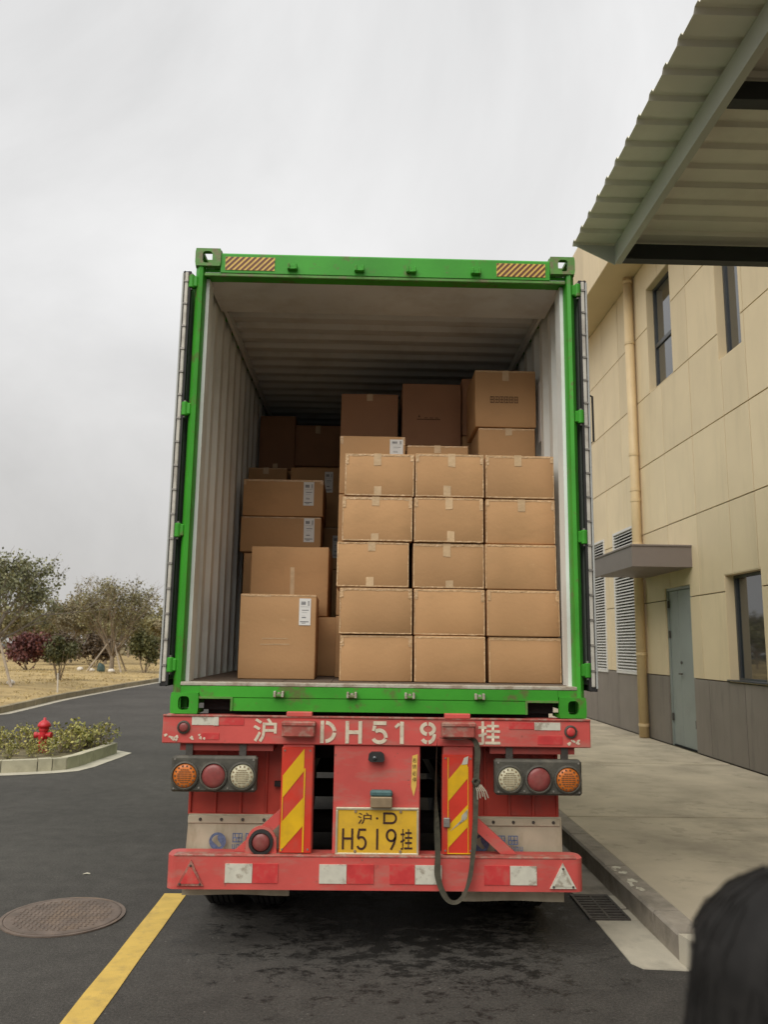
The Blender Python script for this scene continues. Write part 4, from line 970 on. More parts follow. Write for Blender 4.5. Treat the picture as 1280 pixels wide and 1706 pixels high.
# diagonal braces and the round fog lamp on its bracket
q = MB(); q.prism([(-0.47, 0.765), (-0.47, 0.685), (-0.62, 0.534), (-0.725, 0.534)], 1, TY + 0.04, TY + 0.085); q.build('brace', 'red_paint', tr)
q = MB(); q.prism([(0.64, 0.755), (0.64, 0.675), (0.80, 0.534), (0.895, 0.534)], 1, TY + 0.04, TY + 0.085); q.build('brace', 'red_paint', tr)
q = MB(); q.prism([(-0.655, 0.53), (-0.478, 0.53), (-0.482, 0.62)] + arc(-0.566, 0.60, 0.083, 0.083, 15, 165, 10) + [(-0.65, 0.62)], 1, TY + 0.0, TY + 0.018); k = q.build('lamp_bracket', 'red_paint', tr)
q = MB(); q.lathe([(0.069, 0.0), (0.069, -0.02), (0.053, -0.022), (0.053, -0.008)], (-0.566, TY, 0.598), axis=1, n=32); k2 = q.build('fog_lamp', 'rubber_black', tr)
q = MB(); q.lathe([(0.053, -0.008), (0.046, -0.016), (0.025, -0.021)], (-0.566, TY, 0.598), axis=1, n=32); q.build('lens', 'lamp_red', k2, smooth=True)
# tail lamp clusters
for (xa, xb, order) in ((-1.092, -0.604, ('lamp_amber', 'lamp_red', 'lamp_clear')), (0.762, 1.266, ('lamp_clear', 'lamp_red', 'lamp_amber'))):
    q = MB(); q.box(xa, xb, TY - 0.015, TY + 0.05, 0.866, 1.063, b=0.012)
    lb = q.build('tail_lamp_cluster', 'lamp_housing', tr)
    wd = (xb - xa) / 3
    for k_ in range(3):
        cx_ = xa + wd * (k_ + 0.5); cz = 0.956
        q = MB(); q.lathe([(0.080, 0.0), (0.079, -0.014), (0.071, -0.018), (0.066, -0.006)], (cx_, TY - 0.014, cz), axis=1, n=32)
        rg_ = q.build('lamp_ring', 'lamp_housing', lb, smooth=False)
        q = MB(); q.lathe([(0.068, -0.004), (0.064, -0.012), (0.045, -0.018), (0.02, -0.02)], (cx_, TY - 0.014, cz), axis=1, n=32)
        q.build('lens', order[k_], lb, smooth=True)
        if order[k_] != 'lamp_red':
            q = MB()
            for j in range(14):
                a = 2 * PI * j / 14
                q.lathe([(0.0058, -0.0125), (0.0058, -0.0172)], (cx_ + 0.054 * math.cos(a), TY - 0.0145, cz + 0.054 * math.sin(a)), axis=1, n=6)
            for j in range(-3, 4):
                hw = math.sqrt(0.042 ** 2 - (j * 0.0115) ** 2)
                for m_ in range(4):
                    x0_ = cx_ - hw + m_ * hw / 2 + 0.001
                    q.box(x0_, x0_ + hw / 2 - 0.003, TY - 0.0362, TY - 0.030, cz + j * 0.0115 - 0.0017, cz + j * 0.0115 + 0.0017)
            tag(q.build('lamp_dots', 'lamp_dark_dot' if order[k_] == 'lamp_amber' else 'brass_block', lb), kind='stuff')
    for (x, z) in ((xa + 0.02, 0.885), (xb - 0.02, 0.885), (xa + 0.02, 1.045), (xb - 0.02, 1.045), (xa + wd, 0.89), (xb - wd, 0.89)):
        q = MB(); q.lathe([(0.006, 0), (0.005, -0.004)], (x, TY - 0.015, z), axis=1, n=8); q.build('screw', 'bolt_steel', lb)
    for x in (xa + 0.09, xb - 0.09):
        quick('lamp_hanger', 'dark_iron', lb, (x - 0.02, x + 0.02, TY + 0.02, TY + 0.045, 1.06, 1.131))
# fenders, mud flaps with faded print, wheels
for (sx, xi) in ((-1, -0.42), (1, 0.59)):
    xo = XA + 0.14 if sx < 0 else XB - 0.16
    lo, hi = min(xi, xo), max(xi, xo); FY = 5.0
    fd = quick('fender', 'fender_red', tr, (lo, hi, FY, FY + 0.02, 0.70, 1.16))
    n = 4
    for k_ in range(n + 1):
        x = lo + (hi - lo) * k_ / n
        quick('rib', 'fender_red', fd, (x - 0.008, x + 0.008, FY - 0.014, FY, 0.705, 1.15), b=0.003)
    quick('rib', 'fender_red', fd, (lo, hi, FY - 0.017, FY - 0.001, 0.695, 0.715), b=0.003)
    q = MB()     # arched top over the wheels
    prof = []
    for k_ in range(13):
        a = R(8 + 164 * k_ / 12); prof.append((5.72 - 0.70 * math.cos(a) * 0.98, 0.52 + 0.60 * math.sin(a)))
    for k_ in range(12):
        (ya, za), (yb, zb) = prof[k_], prof[k_ + 1]
        q.face([(lo, ya, za), (hi, ya, za), (hi, yb, zb), (lo, yb, zb)]); q.face([(lo, yb, zb + 0.01), (hi, yb, zb + 0.01), (hi, ya, za + 0.01), (lo, ya, za + 0.01)])
    q.build('fender_arch', 'frame_red', fd)
    q = MB(); zb = 0.270 if sx < 0 else 0.248
    nx, nz = 8, 6
    for layer in (0, 1):
        for i in range(nx):
            for j in range(nz):
                def P(i, j):
                    x = lo - 0.012 * (1 - j / nz) * (sx < 0) + (hi - lo + 0.02) * i / nx; z = zb + (0.712 - zb) * j / nz
                    return (x, FY - 0.022 + layer * 0.006 - 0.012 * math.sin(i * 0.9 + 1) * (1 - j / nz) - 0.05 * (1 - j / nz) ** 1.5 * 0.4, z)
                f_ = [P(i, j), P(i + 1, j), P(i + 1, j + 1), P(i, j + 1)]
                q.face(f_ if layer == 0 else f_[::-1])
    fl = q.build('mud_flap', 'flap_cream', tr, smooth=True)
    quick('clamp_strip', 'flap_cream', fl, (lo - 0.002, hi + 0.01, FY - 0.032, FY - 0.023, 0.66, 0.703), b=0.003)
    for k_ in range(5):
        q = MB(); q.lathe([(0.010, 0), (0.008, -0.006)], (lo + 0.07 + k_ * (hi - lo - 0.1) / 4, FY - 0.032, 0.682), axis=1, n=8); q.build('bolt', 'dark_iron', fl)
    # print: round emblem and lettering
    ex = -0.835 if sx < 0 else 0.70; ey = FY - 0.062; ez = 0.568
    q = MB()
    for j in range(28):
        a0, a1 = 2 * PI * j / 28, 2 * PI * (j + 1) / 28
        q.face([(ex + 0.034 * math.cos(a0), ey, ez + 0.034 * math.sin(a0)), (ex + 0.049 * math.cos(a0), ey, ez + 0.049 * math.sin(a0)), (ex + 0.049 * math.cos(a1), ey, ez + 0.049 * math.sin(a1)), (ex + 0.034 * math.cos(a1), ey, ez + 0.034 * math.sin(a1))])
    q.face([(ex + x, ey - 0.0005, ez + z) for x, z in ((-0.002, 0.03), (0.012, 0.036), (0.032, 0.015), (0.036, -0.012), (0.024, -0.024), (0.014, -0.008), (0.002, 0.006))])
    q.face([(ex + x, ey - 0.0005, ez + z) for x, z in ((-0.038, 0.012), (-0.026, -0.004), (-0.006, -0.02), (0.01, -0.034), (-0.014, -0.036), (-0.034, -0.02))])
    q.build('emblem', 'print_blue', fl)
    tx = -0.75 if sx < 0 else 0.785
    for j in range(3 if sx < 0 else 2):
        x = tx + j * 0.075
        q = MB()
        for (a, b_, c_, d) in ((0, 0.058, 0.046, 0.052), (0, 0.006, 0.0, 0.046), (0.052, 0.058, 0.0, 0.046), (0.006, 0.052, 0.022, 0.028), (0.012, 0.018, 0.028, 0.046), (0.034, 0.04, 0.004, 0.046), (0.006, 0.052, 0.0, 0.006), (0.02, 0.026, 0.006, 0.022)):
            q.face([(x + a, ey, 0.562 + c_), (x + b_, ey, 0.562 + c_), (x + b_, ey, 0.562 + d), (x + a, ey, 0.562 + d)])
        q.build('print_character', 'print_blue', fl)
    q = MB()
    for j in range(9 if sx < 0 else 7):
        x = tx + j * 0.024
        for (a, b_, c_, d) in ((0, 0.005, 0, 0.026), (0.012, 0.017, 0, 0.026), (0.005, 0.012, 0.021 if j % 2 else 0.0, 0.026 if j % 2 else 0.005)):
            q.face([(x + a, ey - 0.0006, 0.527 + c_), (x + b_, ey - 0.0006, 0.527 + c_), (x + b_, ey - 0.0006, 0.527 + d), (x + a, ey - 0.0006, 0.527 + d)])
    q.build('print_line', 'print_blue', fl)
    q = MB()
    for j in range(14):
        x = (-0.89 if sx < 0 else 0.72) + j * 0.02
        q.face([(x, ey - 0.001, 0.504), (x + 0.013, ey - 0.001, 0.504), (x + 0.013, ey - 0.001, 0.514), (x, ey - 0.001, 0.514)])
    q.build('print_line', 'print_brown', fl)
# chassis rails and cross members
for x in (-0.45, 0.62):
    quick('chassis_rail', 'under_shade', tr, (x - 0.07, x + 0.07, 4.965, 16.8, 1.255, 1.285), (x - 0.012, x + 0.012, 4.965, 16.8, 0.90, 1.254), (x - 0.07, x + 0.07, 4.965, 16.8, 0.87, 0.899))
for k_ in range(9):
    y = 5.4 + k_ * 1.35
    quick('cross_member', 'under_shade', tr, (-0.44, 0.61, y, y + 0.1, 0.98, 1.2))
quick('gap_filler', 'under_shade', tr, (-0.93, 1.12, 4.97, 5.06, 1.20, 1.322))  # dark bar added to block the light gap between beam and sill
quick('mount_beam', 'frame_red', tr, (XA + 0.02, XB - 0.02, 16.75, 16.95, 1.1, 1.29), b=0.01)
def wheel(x, y, name_parent):
    q = MB(); Rr, w = 0.515, 0.25
    prof = [(0.29, -w / 2 + 0.02), (0.42, -w / 2), (0.48, -w / 2 + 0.012), (0.51, -w / 2 + 0.04)]
    for k_ in range(5):
        z = -w / 2 + 0.05 + k_ * 0.034
        prof += [(0.515, z), (0.515, z + 0.024), (0.5, z + 0.026), (0.5, z + 0.032)]
    prof += [(0.51, w / 2 - 0.04), (0.48, w / 2 - 0.012), (0.42, w / 2), (0.29, w / 2 - 0.02)]
    q.lathe(prof, (x, y, Rr), axis=0, n=36)
    t_ = q.build('wheel', 'tyre', name_parent)
    q = MB(); q.lathe([(0.288, -w / 2 + 0.03), (0.288, w / 2 - 0.03), (0.24, w / 2 - 0.06), (0.1, w / 2 - 0.07), (0.1, w / 2 + 0.02)], (x, y, Rr), axis=0, n=24); q.build('rim', 'rim_steel', t_)
    return t_
for y in (5.78, 7.09, 8.40):
    q = MB(); q.tube([(-0.9, y, 0.515), (1.09, y, 0.515)], 0.075, 12); q.build('axle', 'under_shade', tr)
    for x in (-0.895, -0.605, 0.80, 1.09): wheel(x, y, tr)
quick('spring', 'dark_iron', tr, (-0.5, -0.41, 5.2, 9.0, 0.62, 0.72), (0.58, 0.67, 5.2, 9.0, 0.62, 0.72))
for x in (-0.75, 0.92):
    quick('landing_leg', 'frame_red', tr, (x - 0.07, x + 0.07, 13.9, 14.04, 0.06, 1.1), (x - 0.13, x + 0.13, 13.86, 14.08, 0.0, 0.06))
quick('leg_brace', 'frame_red', tr, (-0.68, 0.85, 13.94, 14.0, 0.85, 0.95))

# hanging strap
sp = thing('hanging_strap', 'long olive webbing strap looped over the right chevron post', 'strap', (0.55, TY - 0.05, 0.3))
ctrl = [(0.428, -0.045, 1.178, 0.15), (0.422, -0.055, 1.10, 0.2), (0.419, -0.06, 0.98, 0.25), (0.418, -0.06, 0.85, 0.4), (0.424, -0.065, 0.70, 0.75), (0.429, -0.07, 0.55, 1.0), (0.428, -0.075, 0.45, 1.0), (0.452, -0.08, 0.37, 0.8), (0.49, -0.085, 0.318, 0.45),
        (0.535, -0.085, 0.312, 0.3), (0.575, -0.08, 0.35, 0.3), (0.606, -0.075, 0.43, 0.4), (0.622, -0.07, 0.52, 0.5), (0.636, -0.06, 0.65, 0.6), (0.644, -0.055, 0.78, 0.65), (0.648, -0.05, 0.93, 0.6), (0.655, -0.045, 1.04, 0.85), (0.658, -0.045, 1.12, 0.9), (0.640, -0.045, 1.172, 0.6), (0.60, -0.05, 1.180, 0.2), (0.55, -0.052, 1.176, 0), (0.49, -0.05, 1.178, 0), (0.440, -0.048, 1.184, 0)]
def cr(P, t):
    n = len(P); k = min(int(t), n - 2); f = t - k
    p0, p1, p2, p3 = P[max(k - 1, 0)], P[k], P[k + 1], P[min(k + 2, n - 1)]
    return [0.5 * (2 * b + (c - a) * f + (2 * a - 5 * b + 4 * c - d) * f * f + (3 * b - a - 3 * c + d) * f ** 3) for a, b, c, d in zip(p0, p1, p2, p3)]
NS = 110; fr_ = []
for i in range(NS + 1):
    x, y, z, tw = cr(ctrl, i / NS * (len(ctrl) - 1.0001)); fr_.append((Vector((x, TY + y, z)), tw))
q = MB(); Ls, Rs = [], []
for i, (p, tw) in enumerate(fr_):
    d = (fr_[min(i + 1, NS)][0] - fr_[max(i - 1, 0)][0]).normalized()
    yv = Vector((0, 1, 0)); sv = d.cross(yv).normalized()
    wv = (sv * tw + yv * (1.05 - tw)).normalized() * (0.0165 + 0.001 * math.sin(i * 0.7))
    Ls.append(p + wv); Rs.append(p - wv)
th = Vector((0, 0.003, 0))
for i in range(NS):
    q.face([Ls[i], Rs[i], Rs[i + 1], Ls[i + 1]]); q.face([Ls[i + 1] + th, Rs[i + 1] + th, Rs[i] + th, Ls[i] + th])
    q.face([Ls[i], Ls[i + 1], Ls[i + 1] + th, Ls[i] + th]); q.face([Rs[i + 1], Rs[i], Rs[i] + th, Rs[i + 1] + th])
q.build('webbing', 'strap_web', sp)
q = MB(); rs = random.Random(3)
for k_ in range(5):
    a = rs.uniform(0, PI); r_ = 0.016
    q.tube([(0.648 + r_ * math.cos(a + t_) * 1.2, TY - 0.055 + 0.012 * math.sin(t_ * 2), 0.945 + r_ * math.sin(a + t_) * (0.7 + 0.15 * k_)) for t_ in [j * 0.6 for j in range(9)]], 0.0065, 6)
kn = q.build('knot', 'strap_web', sp, smooth=True)
q = MB()
for k_ in range(5):
    x = 0.642 + k_ * 0.008; q.tube([(x, TY - 0.055, 0.93), (x + 0.012 + k_ * 0.004, TY - 0.062, 0.895), (x + 0.014 + k_ * 0.007, TY - 0.06, 0.85 + 0.008 * (k_ % 3))], 0.0035, 5)
q.build('frayed_end', 'strap_pale', kn)

# ================================================================== CARTONS
def carton_mesh(w, d, h, seed, r=0.007):
    rs = random.Random(seed)
    def axis(L):
        n = max(2, int(L / 0.11)); return [-L / 2, -L / 2 + r] + [-L / 2 + L * k / n for k in range(1, n)] + [L / 2 - r, L / 2]
    ax = [axis(w), axis(d), axis(h)]; half = (w / 2, d / 2, h / 2)
    bm = bmesh.new(); cache = {}
    so = Vector((seed * 3.1, seed * 1.7, seed * 0.9))
    def V(p):
        key = tuple(round(c, 5) for c in p)
        if key in cache: return cache[key]
        inner = Vector([max(-half[k] + r, min(half[k] - r, p[k])) for k in range(3)]); dd = Vector(p) - inner
        o = inner + (dd.normalized() * r if dd.length > 1e-6 else dd)
        # slight bulge and dents
        for k in range(3):
            if abs(p[k]) > half[k] - 1e-6:
                u, v = (k + 1) % 3, (k + 2) % 3
                cu = (1 - (p[u] / half[u]) ** 2) * (1 - (p[v] / half[v]) ** 2)
                o[k] += (0.25 if (k == 1 and p[k] < 0) else 1) * (1 if p[k] > 0 else -1) * (0.0008 * cu + 0.0028 * noise.noise(Vector(p) * 5 + so) - 0.0006)
        cache[key] = bm.verts.new((o.x, o.y, o.z + h / 2)); return cache[key]
    for k in range(3):
        u, v = (k + 1) % 3, (k + 2) % 3
        for sd in (-1, 1):
            for i in range(len(ax[u]) - 1):
                for j in range(len(ax[v]) - 1):
                    ps = []
                    for (a, b_) in ((i, j), (i + 1, j), (i + 1, j + 1), (i, j + 1)):
                        p = [0, 0, 0]; p[k] = sd * half[k]; p[u] = ax[u][a]; p[v] = ax[v][b_]; ps.append(V(p))
                    if sd < 0: ps.reverse()
                    try: bm.faces.new(ps)
                    except ValueError: pass
    me = bpy.data.meshes.new('body'); bm.to_mesh(me); bm.free(); me.materials.append(MATS['cardboard'])
    me.polygons.foreach_set('use_smooth', [True] * len(me.polygons))
    return me
SEED = [0]
def wavy_strip(q, x0, x1, z0, z1, y, rs, amp=0.004, n=14, vert=False):
    """thin tape lying on a front face, edge slightly irregular"""
    for i in range(n):
        xa, xb = x0 + (x1 - x0) * i / n, x0 + (x1 - x0) * (i + 1) / n
        za = z0 + amp * noise.noise(Vector((xa * 30, z0, rs))); zb = z0 + amp * noise.noise(Vector((xb * 30, z0, rs)))
        q.face([(xa, y, za), (xb, y, zb), (xb, y, z1), (xa, y, z1)])
def carton(x0, x1, y0, z0, z1, depth, label, group=None, yaw=0.0, tape='', lab=None, stamp=None, dark=False):
    w, h = x1 - x0, z1 - z0; SEED[0] += 1; sd = SEED[0]
    c = thing('cardboard_box', label, 'box', ((x0 + x1) / 2, y0 + depth / 2, z0), group)
    b = bpy.data.objects.new('body', carton_mesh(w, depth, h, sd)); col.objects.link(b); b.parent = c
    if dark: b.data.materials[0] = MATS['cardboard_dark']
    yf = -depth / 2 - 0.0009; rs = random.Random(sd)
    def sub(q, name, m):
        o = q.build(name, m); o.parent = c; return o
    if 'T' in tape:        # tape folded over the top edge, centre
        q = MB(); cx = rs.uniform(-0.02, 0.015); l = rs.uniform(0.055, 0.085); q.face([(cx - 0.024, yf - 0.0012, h - l), (cx + 0.024, yf - 0.0012, h - l + rs.uniform(-0.006, 0.006)), (cx + 0.024, yf - 0.0012, h - 0.003), (cx - 0.024, yf - 0.0012, h - 0.003)])
        q.face([(cx - 0.024, yf - 0.0012, h - 0.003), (cx + 0.024, yf - 0.0012, h - 0.003), (cx + 0.024, yf + 0.008, h + 0.0025), (cx - 0.024, yf + 0.008, h + 0.0025)])
        q.face([(cx - 0.024, yf + 0.008, h + 0.0025), (cx + 0.024, yf + 0.008, h + 0.0025), (cx + 0.024, depth / 2, h + 0.0045), (cx - 0.024, depth / 2, h + 0.0045)])
        sub(q, 'tape', 'packing_tape')
    if 'B' in tape:
        q = MB(); cx = rs.uniform(-0.02, 0.015); l = rs.uniform(0.05, 0.08); q.face([(cx - 0.024, yf - 0.0012, 0.004), (cx + 0.024, yf - 0.0012, 0.004), (cx + 0.024, yf - 0.0012, l), (cx - 0.024, yf - 0.0012, l + rs.uniform(-0.005, 0.005))]); sub(q, 'tape', 'packing_tape')
    if 'E' in tape:        # tape along the top edge
        q = MB(); wavy_strip(q, -w / 2 + 0.004, w / 2 - 0.004, h - rs.uniform(0.012, 0.020), h - 0.004, yf - 0.0006, sd, amp=0.006); sub(q, 'edge_tape_glint', 'edge_tape_glint')
    if 'L' in tape:
        q = MB(); wavy_strip(q, -w / 2 + 0.004, w / 2 - 0.004, 0.004, 0.012, yf - 0.001, sd, amp=0.006); sub(q, 'edge_tape_glint', 'edge_tape_glint')
    if 'C' in tape:        # tape tabs on the upper corners
        for s_ in (-1, 1):
            q = MB(); xx = s_ * (w / 2 - 0.014); l = rs.uniform(0.045, 0.08)
            q.face([(xx - 0.012, yf - 0.0017, h - l), (xx + 0.010, yf - 0.0017, h - l), (xx + 0.010, yf - 0.0017, h - 0.004), (xx - 0.012, yf - 0.0017, h - 0.004)])
            sub(q, 'corner_tape', 'edge_tape_glint')
    if 'W' in tape:        # tape film and painted bevel highlight along the upright edges
        for s_ in (-1, 1):
            q = MB(); n_ = 12; xe = s_ * (w / 2 - 0.003)
            for i in range(n_):
                za, zb = 0.006 + (h - 0.012) * i / n_, 0.006 + (h - 0.012) * (i + 1) / n_
                wa, wb = [0.0065 + 0.005 * noise.noise(Vector((sd * 1.7 + s_, z_ * 22, 0.5))) for z_ in (za, zb)]
                f_ = [(xe, yf - 0.0007, za), (xe - s_ * wa, yf - 0.0007, za), (xe - s_ * wb, yf - 0.0007, zb), (xe, yf - 0.0007, zb)]
                q.face(f_ if s_ < 0 else f_[::-1])
            sub(q, 'edge_tape_glint', 'edge_tape_glint')
    if 'V' in tape:        # clear tape across the middle (flap seam)
        q = MB(); q.face([(-0.04, yf - 0.001, 0.02), (0.045, yf - 0.001, 0.02), (0.045, yf - 0.001, h * 0.74), (-0.04, yf - 0.001, h * 0.72)]); sub(q, 'tape', 'cardboard')
        q = MB(); q.face([(0.012, yf - 0.0018, 0.02), (0.04, yf - 0.0018, 0.02), (0.035, yf - 0.0018, h * 0.70), (0.005, yf - 0.0018, h * 0.70)]); sub(q, 'tape', 'packing_tape')
    if 'H' in tape:
        q = MB(); q.face([(-w * 0.22, yf - 0.001, h * 0.40), (w * 0.16, yf - 0.001, h * 0.405), (w * 0.16, yf - 0.001, h * 0.415), (-w * 0.22, yf - 0.001, h * 0.41)]); q.face([(-w * 0.2, yf - 0.001, h * 0.47), (w * 0.14, yf - 0.001, h * 0.473), (w * 0.14, yf - 0.001, h * 0.48), (-w * 0.2, yf - 0.001, h * 0.478)]); sub(q, 'crease', 'packing_tape')
    if lab:
        lx, lz, lw, lh = lab
        q = MB(); q.face([(lx, yf - 0.0025, lz), (lx + lw, yf - 0.0025, lz), (lx + lw, yf - 0.0025, lz + lh), (lx, yf - 0.0025, lz + lh)]); lo = sub(q, 'shipping_label', 'label_white')
        q = MB()
        def r_(a, b_, c_, d): q.face([(lx + a * lw, yf - 0.0032, lz + c_ * lh), (lx + b_ * lw, yf - 0.0032, lz + c_ * lh), (lx + b_ * lw, yf - 0.0032, lz + d * lh), (lx + a * lw, yf - 0.0032, lz + d * lh)])
        for k in range(4): r_(0.17 + k * 0.1, 0.24 + k * 0.1, 0.76, 0.885)
        for k in range(4): r_(0.74, 0.88, 0.74 + k * 0.045, 0.765 + k * 0.045)
        r_(0.1, 0.9, 0.685, 0.692); r_(0.24, 0.82, 0.55, 0.573); r_(0.24, 0.70, 0.47, 0.477); r_(0.24, 0.6, 0.27, 0.30); r_(0.24, 0.55, 0.34, 0.345); r_(0.1, 0.84, 0.115, 0.145); r_(0.24, 0.58, 0.07, 0.088)
        o = tag(q.build('label_print', 'label_ink'), kind='stuff'); o.parent = lo
    if stamp:
        sx, sz, sw, sh, kind = stamp
        q = MB()
        if kind == 'block':
            n = 6
            for k in range(n):
                a = sx + sw * k / n
                if k == 0:
                    for zz in (0.1, 0.5, 0.9): q.face([(a + 0.004, yf - 0.001, sz + sh * (zz - 0.05)), (a + sw / n * 0.5, yf - 0.001, sz + sh * (zz - 0.07)), (a + sw / n * 0.5, yf - 0.001, sz + sh * (zz + 0.07)), (a + 0.004, yf - 0.001, sz + sh * (zz + 0.05))])
                for zz, ww in ((0.0, 0.82), (0.45, 0.7), (0.9, 0.82)): q.face([(a, yf - 0.0014, sz + sh * zz), (a + sw / n * ww, yf - 0.0014, sz + sh * zz), (a + sw / n * ww, yf - 0.0014, sz + sh * (zz + 0.1)), (a, yf - 0.0014, sz + sh * (zz + 0.1))])
                for xx in (0.0, 0.38, 0.72): q.face([(a + sw / n * xx, yf - 0.0018, sz), (a + sw / n * (xx + 0.1), yf - 0.0018, sz), (a + sw / n * (xx + 0.1), yf - 0.0018, sz + sh), (a + sw / n * xx, yf - 0.0018, sz + sh)])
        else:
            q.face([(sx, yf - 0.001, sz), (sx + sw, yf - 0.001, sz), (sx + sw, yf - 0.001, sz + sh * 0.16), (sx, yf - 0.001, sz + sh * 0.16)])
            q.face([(sx + 0.01, yf - 0.0014, sz + sh * 0.45), (sx + 0.026, yf - 0.0014, sz + sh * 0.45), (sx + 0.018, yf - 0.0014, sz + sh)])
            for k in range(3): q.face([(sx + 0.06 + k * 0.045, yf - 0.0014, sz + sh * 0.3), (sx + 0.085 + k * 0.045, yf - 0.0014, sz + sh * 0.3), (sx + 0.085 + k * 0.045, yf - 0.0014, sz + sh * 0.42), (sx + 0.06 + k * 0.045, yf - 0.0014, sz + sh * 0.42)])
        sub(q, 'stamp', 'stamp_ink')
    c.rotation_euler = (0, 0, yaw)
    return c
# front stack: five rows of three
rows = [[(-0.151, 0.302, 2.655, 2.937), (0.309, 0.759, 2.656, 2.945), (0.769, 1.222, 2.657, 2.946)],
        [(-0.161, 0.296, 2.360, 2.651), (0.303, 0.753, 2.360, 2.652), (0.767, 1.223, 2.360, 2.653)],
        [(-0.189, 0.275, 2.066, 2.356), (0.301, 0.759, 2.066, 2.356), (0.765, 1.225, 2.066, 2.356)],
        [(-0.166, 0.297, 1.770, 2.062), (0.307, 0.761, 1.770, 2.062), (0.771, 1.237, 1.770, 2.062)],
        [(-0.156, 0.303, 1.479, 1.766), (0.310, 0.759, 1.479, 1.766), (0.781, 1.245, 1.479, 1.766)]]
rn = ['top row', 'second row from the top', 'middle row', 'second row from the bottom', 'bottom row']
cnm = ['left column', 'middle column', "right column"]
tp = [['TBECLW', 'TBECLW', 'TECLW'], ['TBECLW', 'TBECLW', 'TECW'], ['TBELW', 'TBELW', 'EW'], ['ECLW', 'ECLW', 'ECW'], ['ECW', 'EW', 'EW']]
for r in range(5):
    for c in range(3):
        x0, x1, z0, z1 = rows[r][c]
        carton(x0, x1, 5.12 + rk.uniform(-0.012, 0.012), z0, z1, 0.48, 'brown box in the front stack, %s, %s' % (rn[r], cnm[c]), 'boxes of the front stack', yaw=rk.uniform(-0.008, 0.008), tape=tp[r][c])
# left side of the load
carton(-0.818, -0.325, 5.26, 1.479, 2.022, 0.52, 'large brown box with white label standing on the floor at the left front', 'loose boxes in the container', yaw=0.025, tape='EH', lab=(0.135, 0.345, 0.075, 0.172))
carton(-0.90, -0.165, 5.86, 1.479, 1.898, 0.56, 'brown box on the floor in the gap behind the large labelled box', 'loose boxes in the container')
carton(-0.838, -0.272, 5.87, 1.902, 2.407, 0.54, 'plain brown box without label leaning behind the large labelled one', 'loose boxes in the container', yaw=-0.012, tape='V')
carton(-0.99, -0.38, 6.48, 1.479, 1.955, 0.52, 'brown box hidden low in the left column', 'buried boxes')
carton(-0.99, -0.38, 6.48, 1.958, 2.428, 0.52, 'mostly hidden brown box under the two flat labelled boxes', 'loose boxes in the container')
carton(-1.022, -0.372, 6.46, 2.432, 2.722, 0.52, 'flat brown labelled box, the lower of two stacked at left', 'loose boxes in the container', tape='E', lab=(0.185, 0.085, 0.085, 0.195), yaw=0.004)
carton(-1.014, -0.360, 6.46, 2.726, 3.032, 0.52, 'flat brown labelled box, the upper of two stacked at left', 'loose boxes in the container', tape='EC', lab=(0.165, 0.09, 0.085, 0.195))
B = 'brown box buried inside the load, out of sight behind the front boxes'
for (x0, x1) in ((-1.075, -0.73), (-0.69, -0.235)):
    for k in range(2): carton(x0, x1, 7.1, 1.479 + k * 0.44, 1.479 + k * 0.44 + 0.437, 0.5, B, 'buried boxes')
carton(-1.075, -0.728, 7.1, 2.36, 2.84, 0.5, B, 'buried boxes'); carton(-1.075, -0.728, 7.1, 2.844, 3.268, 0.5, 'box whose taped top edge peeks out behind the upper flat labelled box', 'loose boxes in the container', tape='TE')
carton(-0.69, -0.235, 7.1, 2.36, 2.735, 0.5, 'brown box deep in the gap left of the front stack', 'loose boxes in the container', tape='E', lab=(0.16, 0.1, 0.07, 0.2))
carton(-0.695, -0.230, 7.1, 2.739, 3.275, 0.5, 'tall brown box with white label in the shade behind the flat boxes', 'loose boxes in the container', lab=(0.075, 0.31, 0.075, 0.19))
for k in range(4):
    carton(-1.07, -0.72, 7.7, 1.479 + k * 0.475, 1.479 + k * 0.475 + 0.472, 0.5, B, 'buried boxes'); carton(-0.71, -0.26, 7.78, 1.479 + k * 0.49, 1.479 + k * 0.49 + 0.487, 0.5, B, 'buried boxes')
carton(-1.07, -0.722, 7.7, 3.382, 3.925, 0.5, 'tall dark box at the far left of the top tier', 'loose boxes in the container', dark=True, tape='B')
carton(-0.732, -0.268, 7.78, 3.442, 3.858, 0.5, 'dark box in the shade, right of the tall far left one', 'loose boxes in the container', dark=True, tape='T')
# second row behind the front stack
def column(x0, x1, y, zs, depth, top, tops_kw, below=B):
    for k in range(len(zs) - 2): carton(x0, x1, y, zs[k], zs[k + 1] - 0.003, depth, below, 'buried boxes')
    return carton(x0 + tops_kw.pop('dx', 0), x1, y, zs[-2], zs[-1], depth, top, 'loose boxes in the container', **tops_kw)
column(-0.205, 0.268, 5.65, [1.479, 1.905, 2.345, 2.768, 3.194], 0.5, 'brown box with white label at its right, sitting just above the front stack', dict(tape='C', lab=(0.125, 0.275, 0.095, 0.13)))
column(0.281, 0.729, 5.68, [1.479, 1.9, 2.31, 2.73, 3.143], 0.5, 'low brown box whose taped top shows behind the middle of the front stack', dict(tape='TE'))
column(0.812, 1.233, 5.74, [1.479, 1.94, 2.4, 2.86, 3.300], 0.5, 'brown box under the stamped one at the top right', dict(tape='TE'))
carton(0.787, 1.241, 5.73, 3.304, 3.742, 0.5, 'brown stamped box, highest at the right against the wall', 'loose boxes in the container', tape='TE', stamp=(-0.115, 0.185, 0.215, 0.05, 'block'))
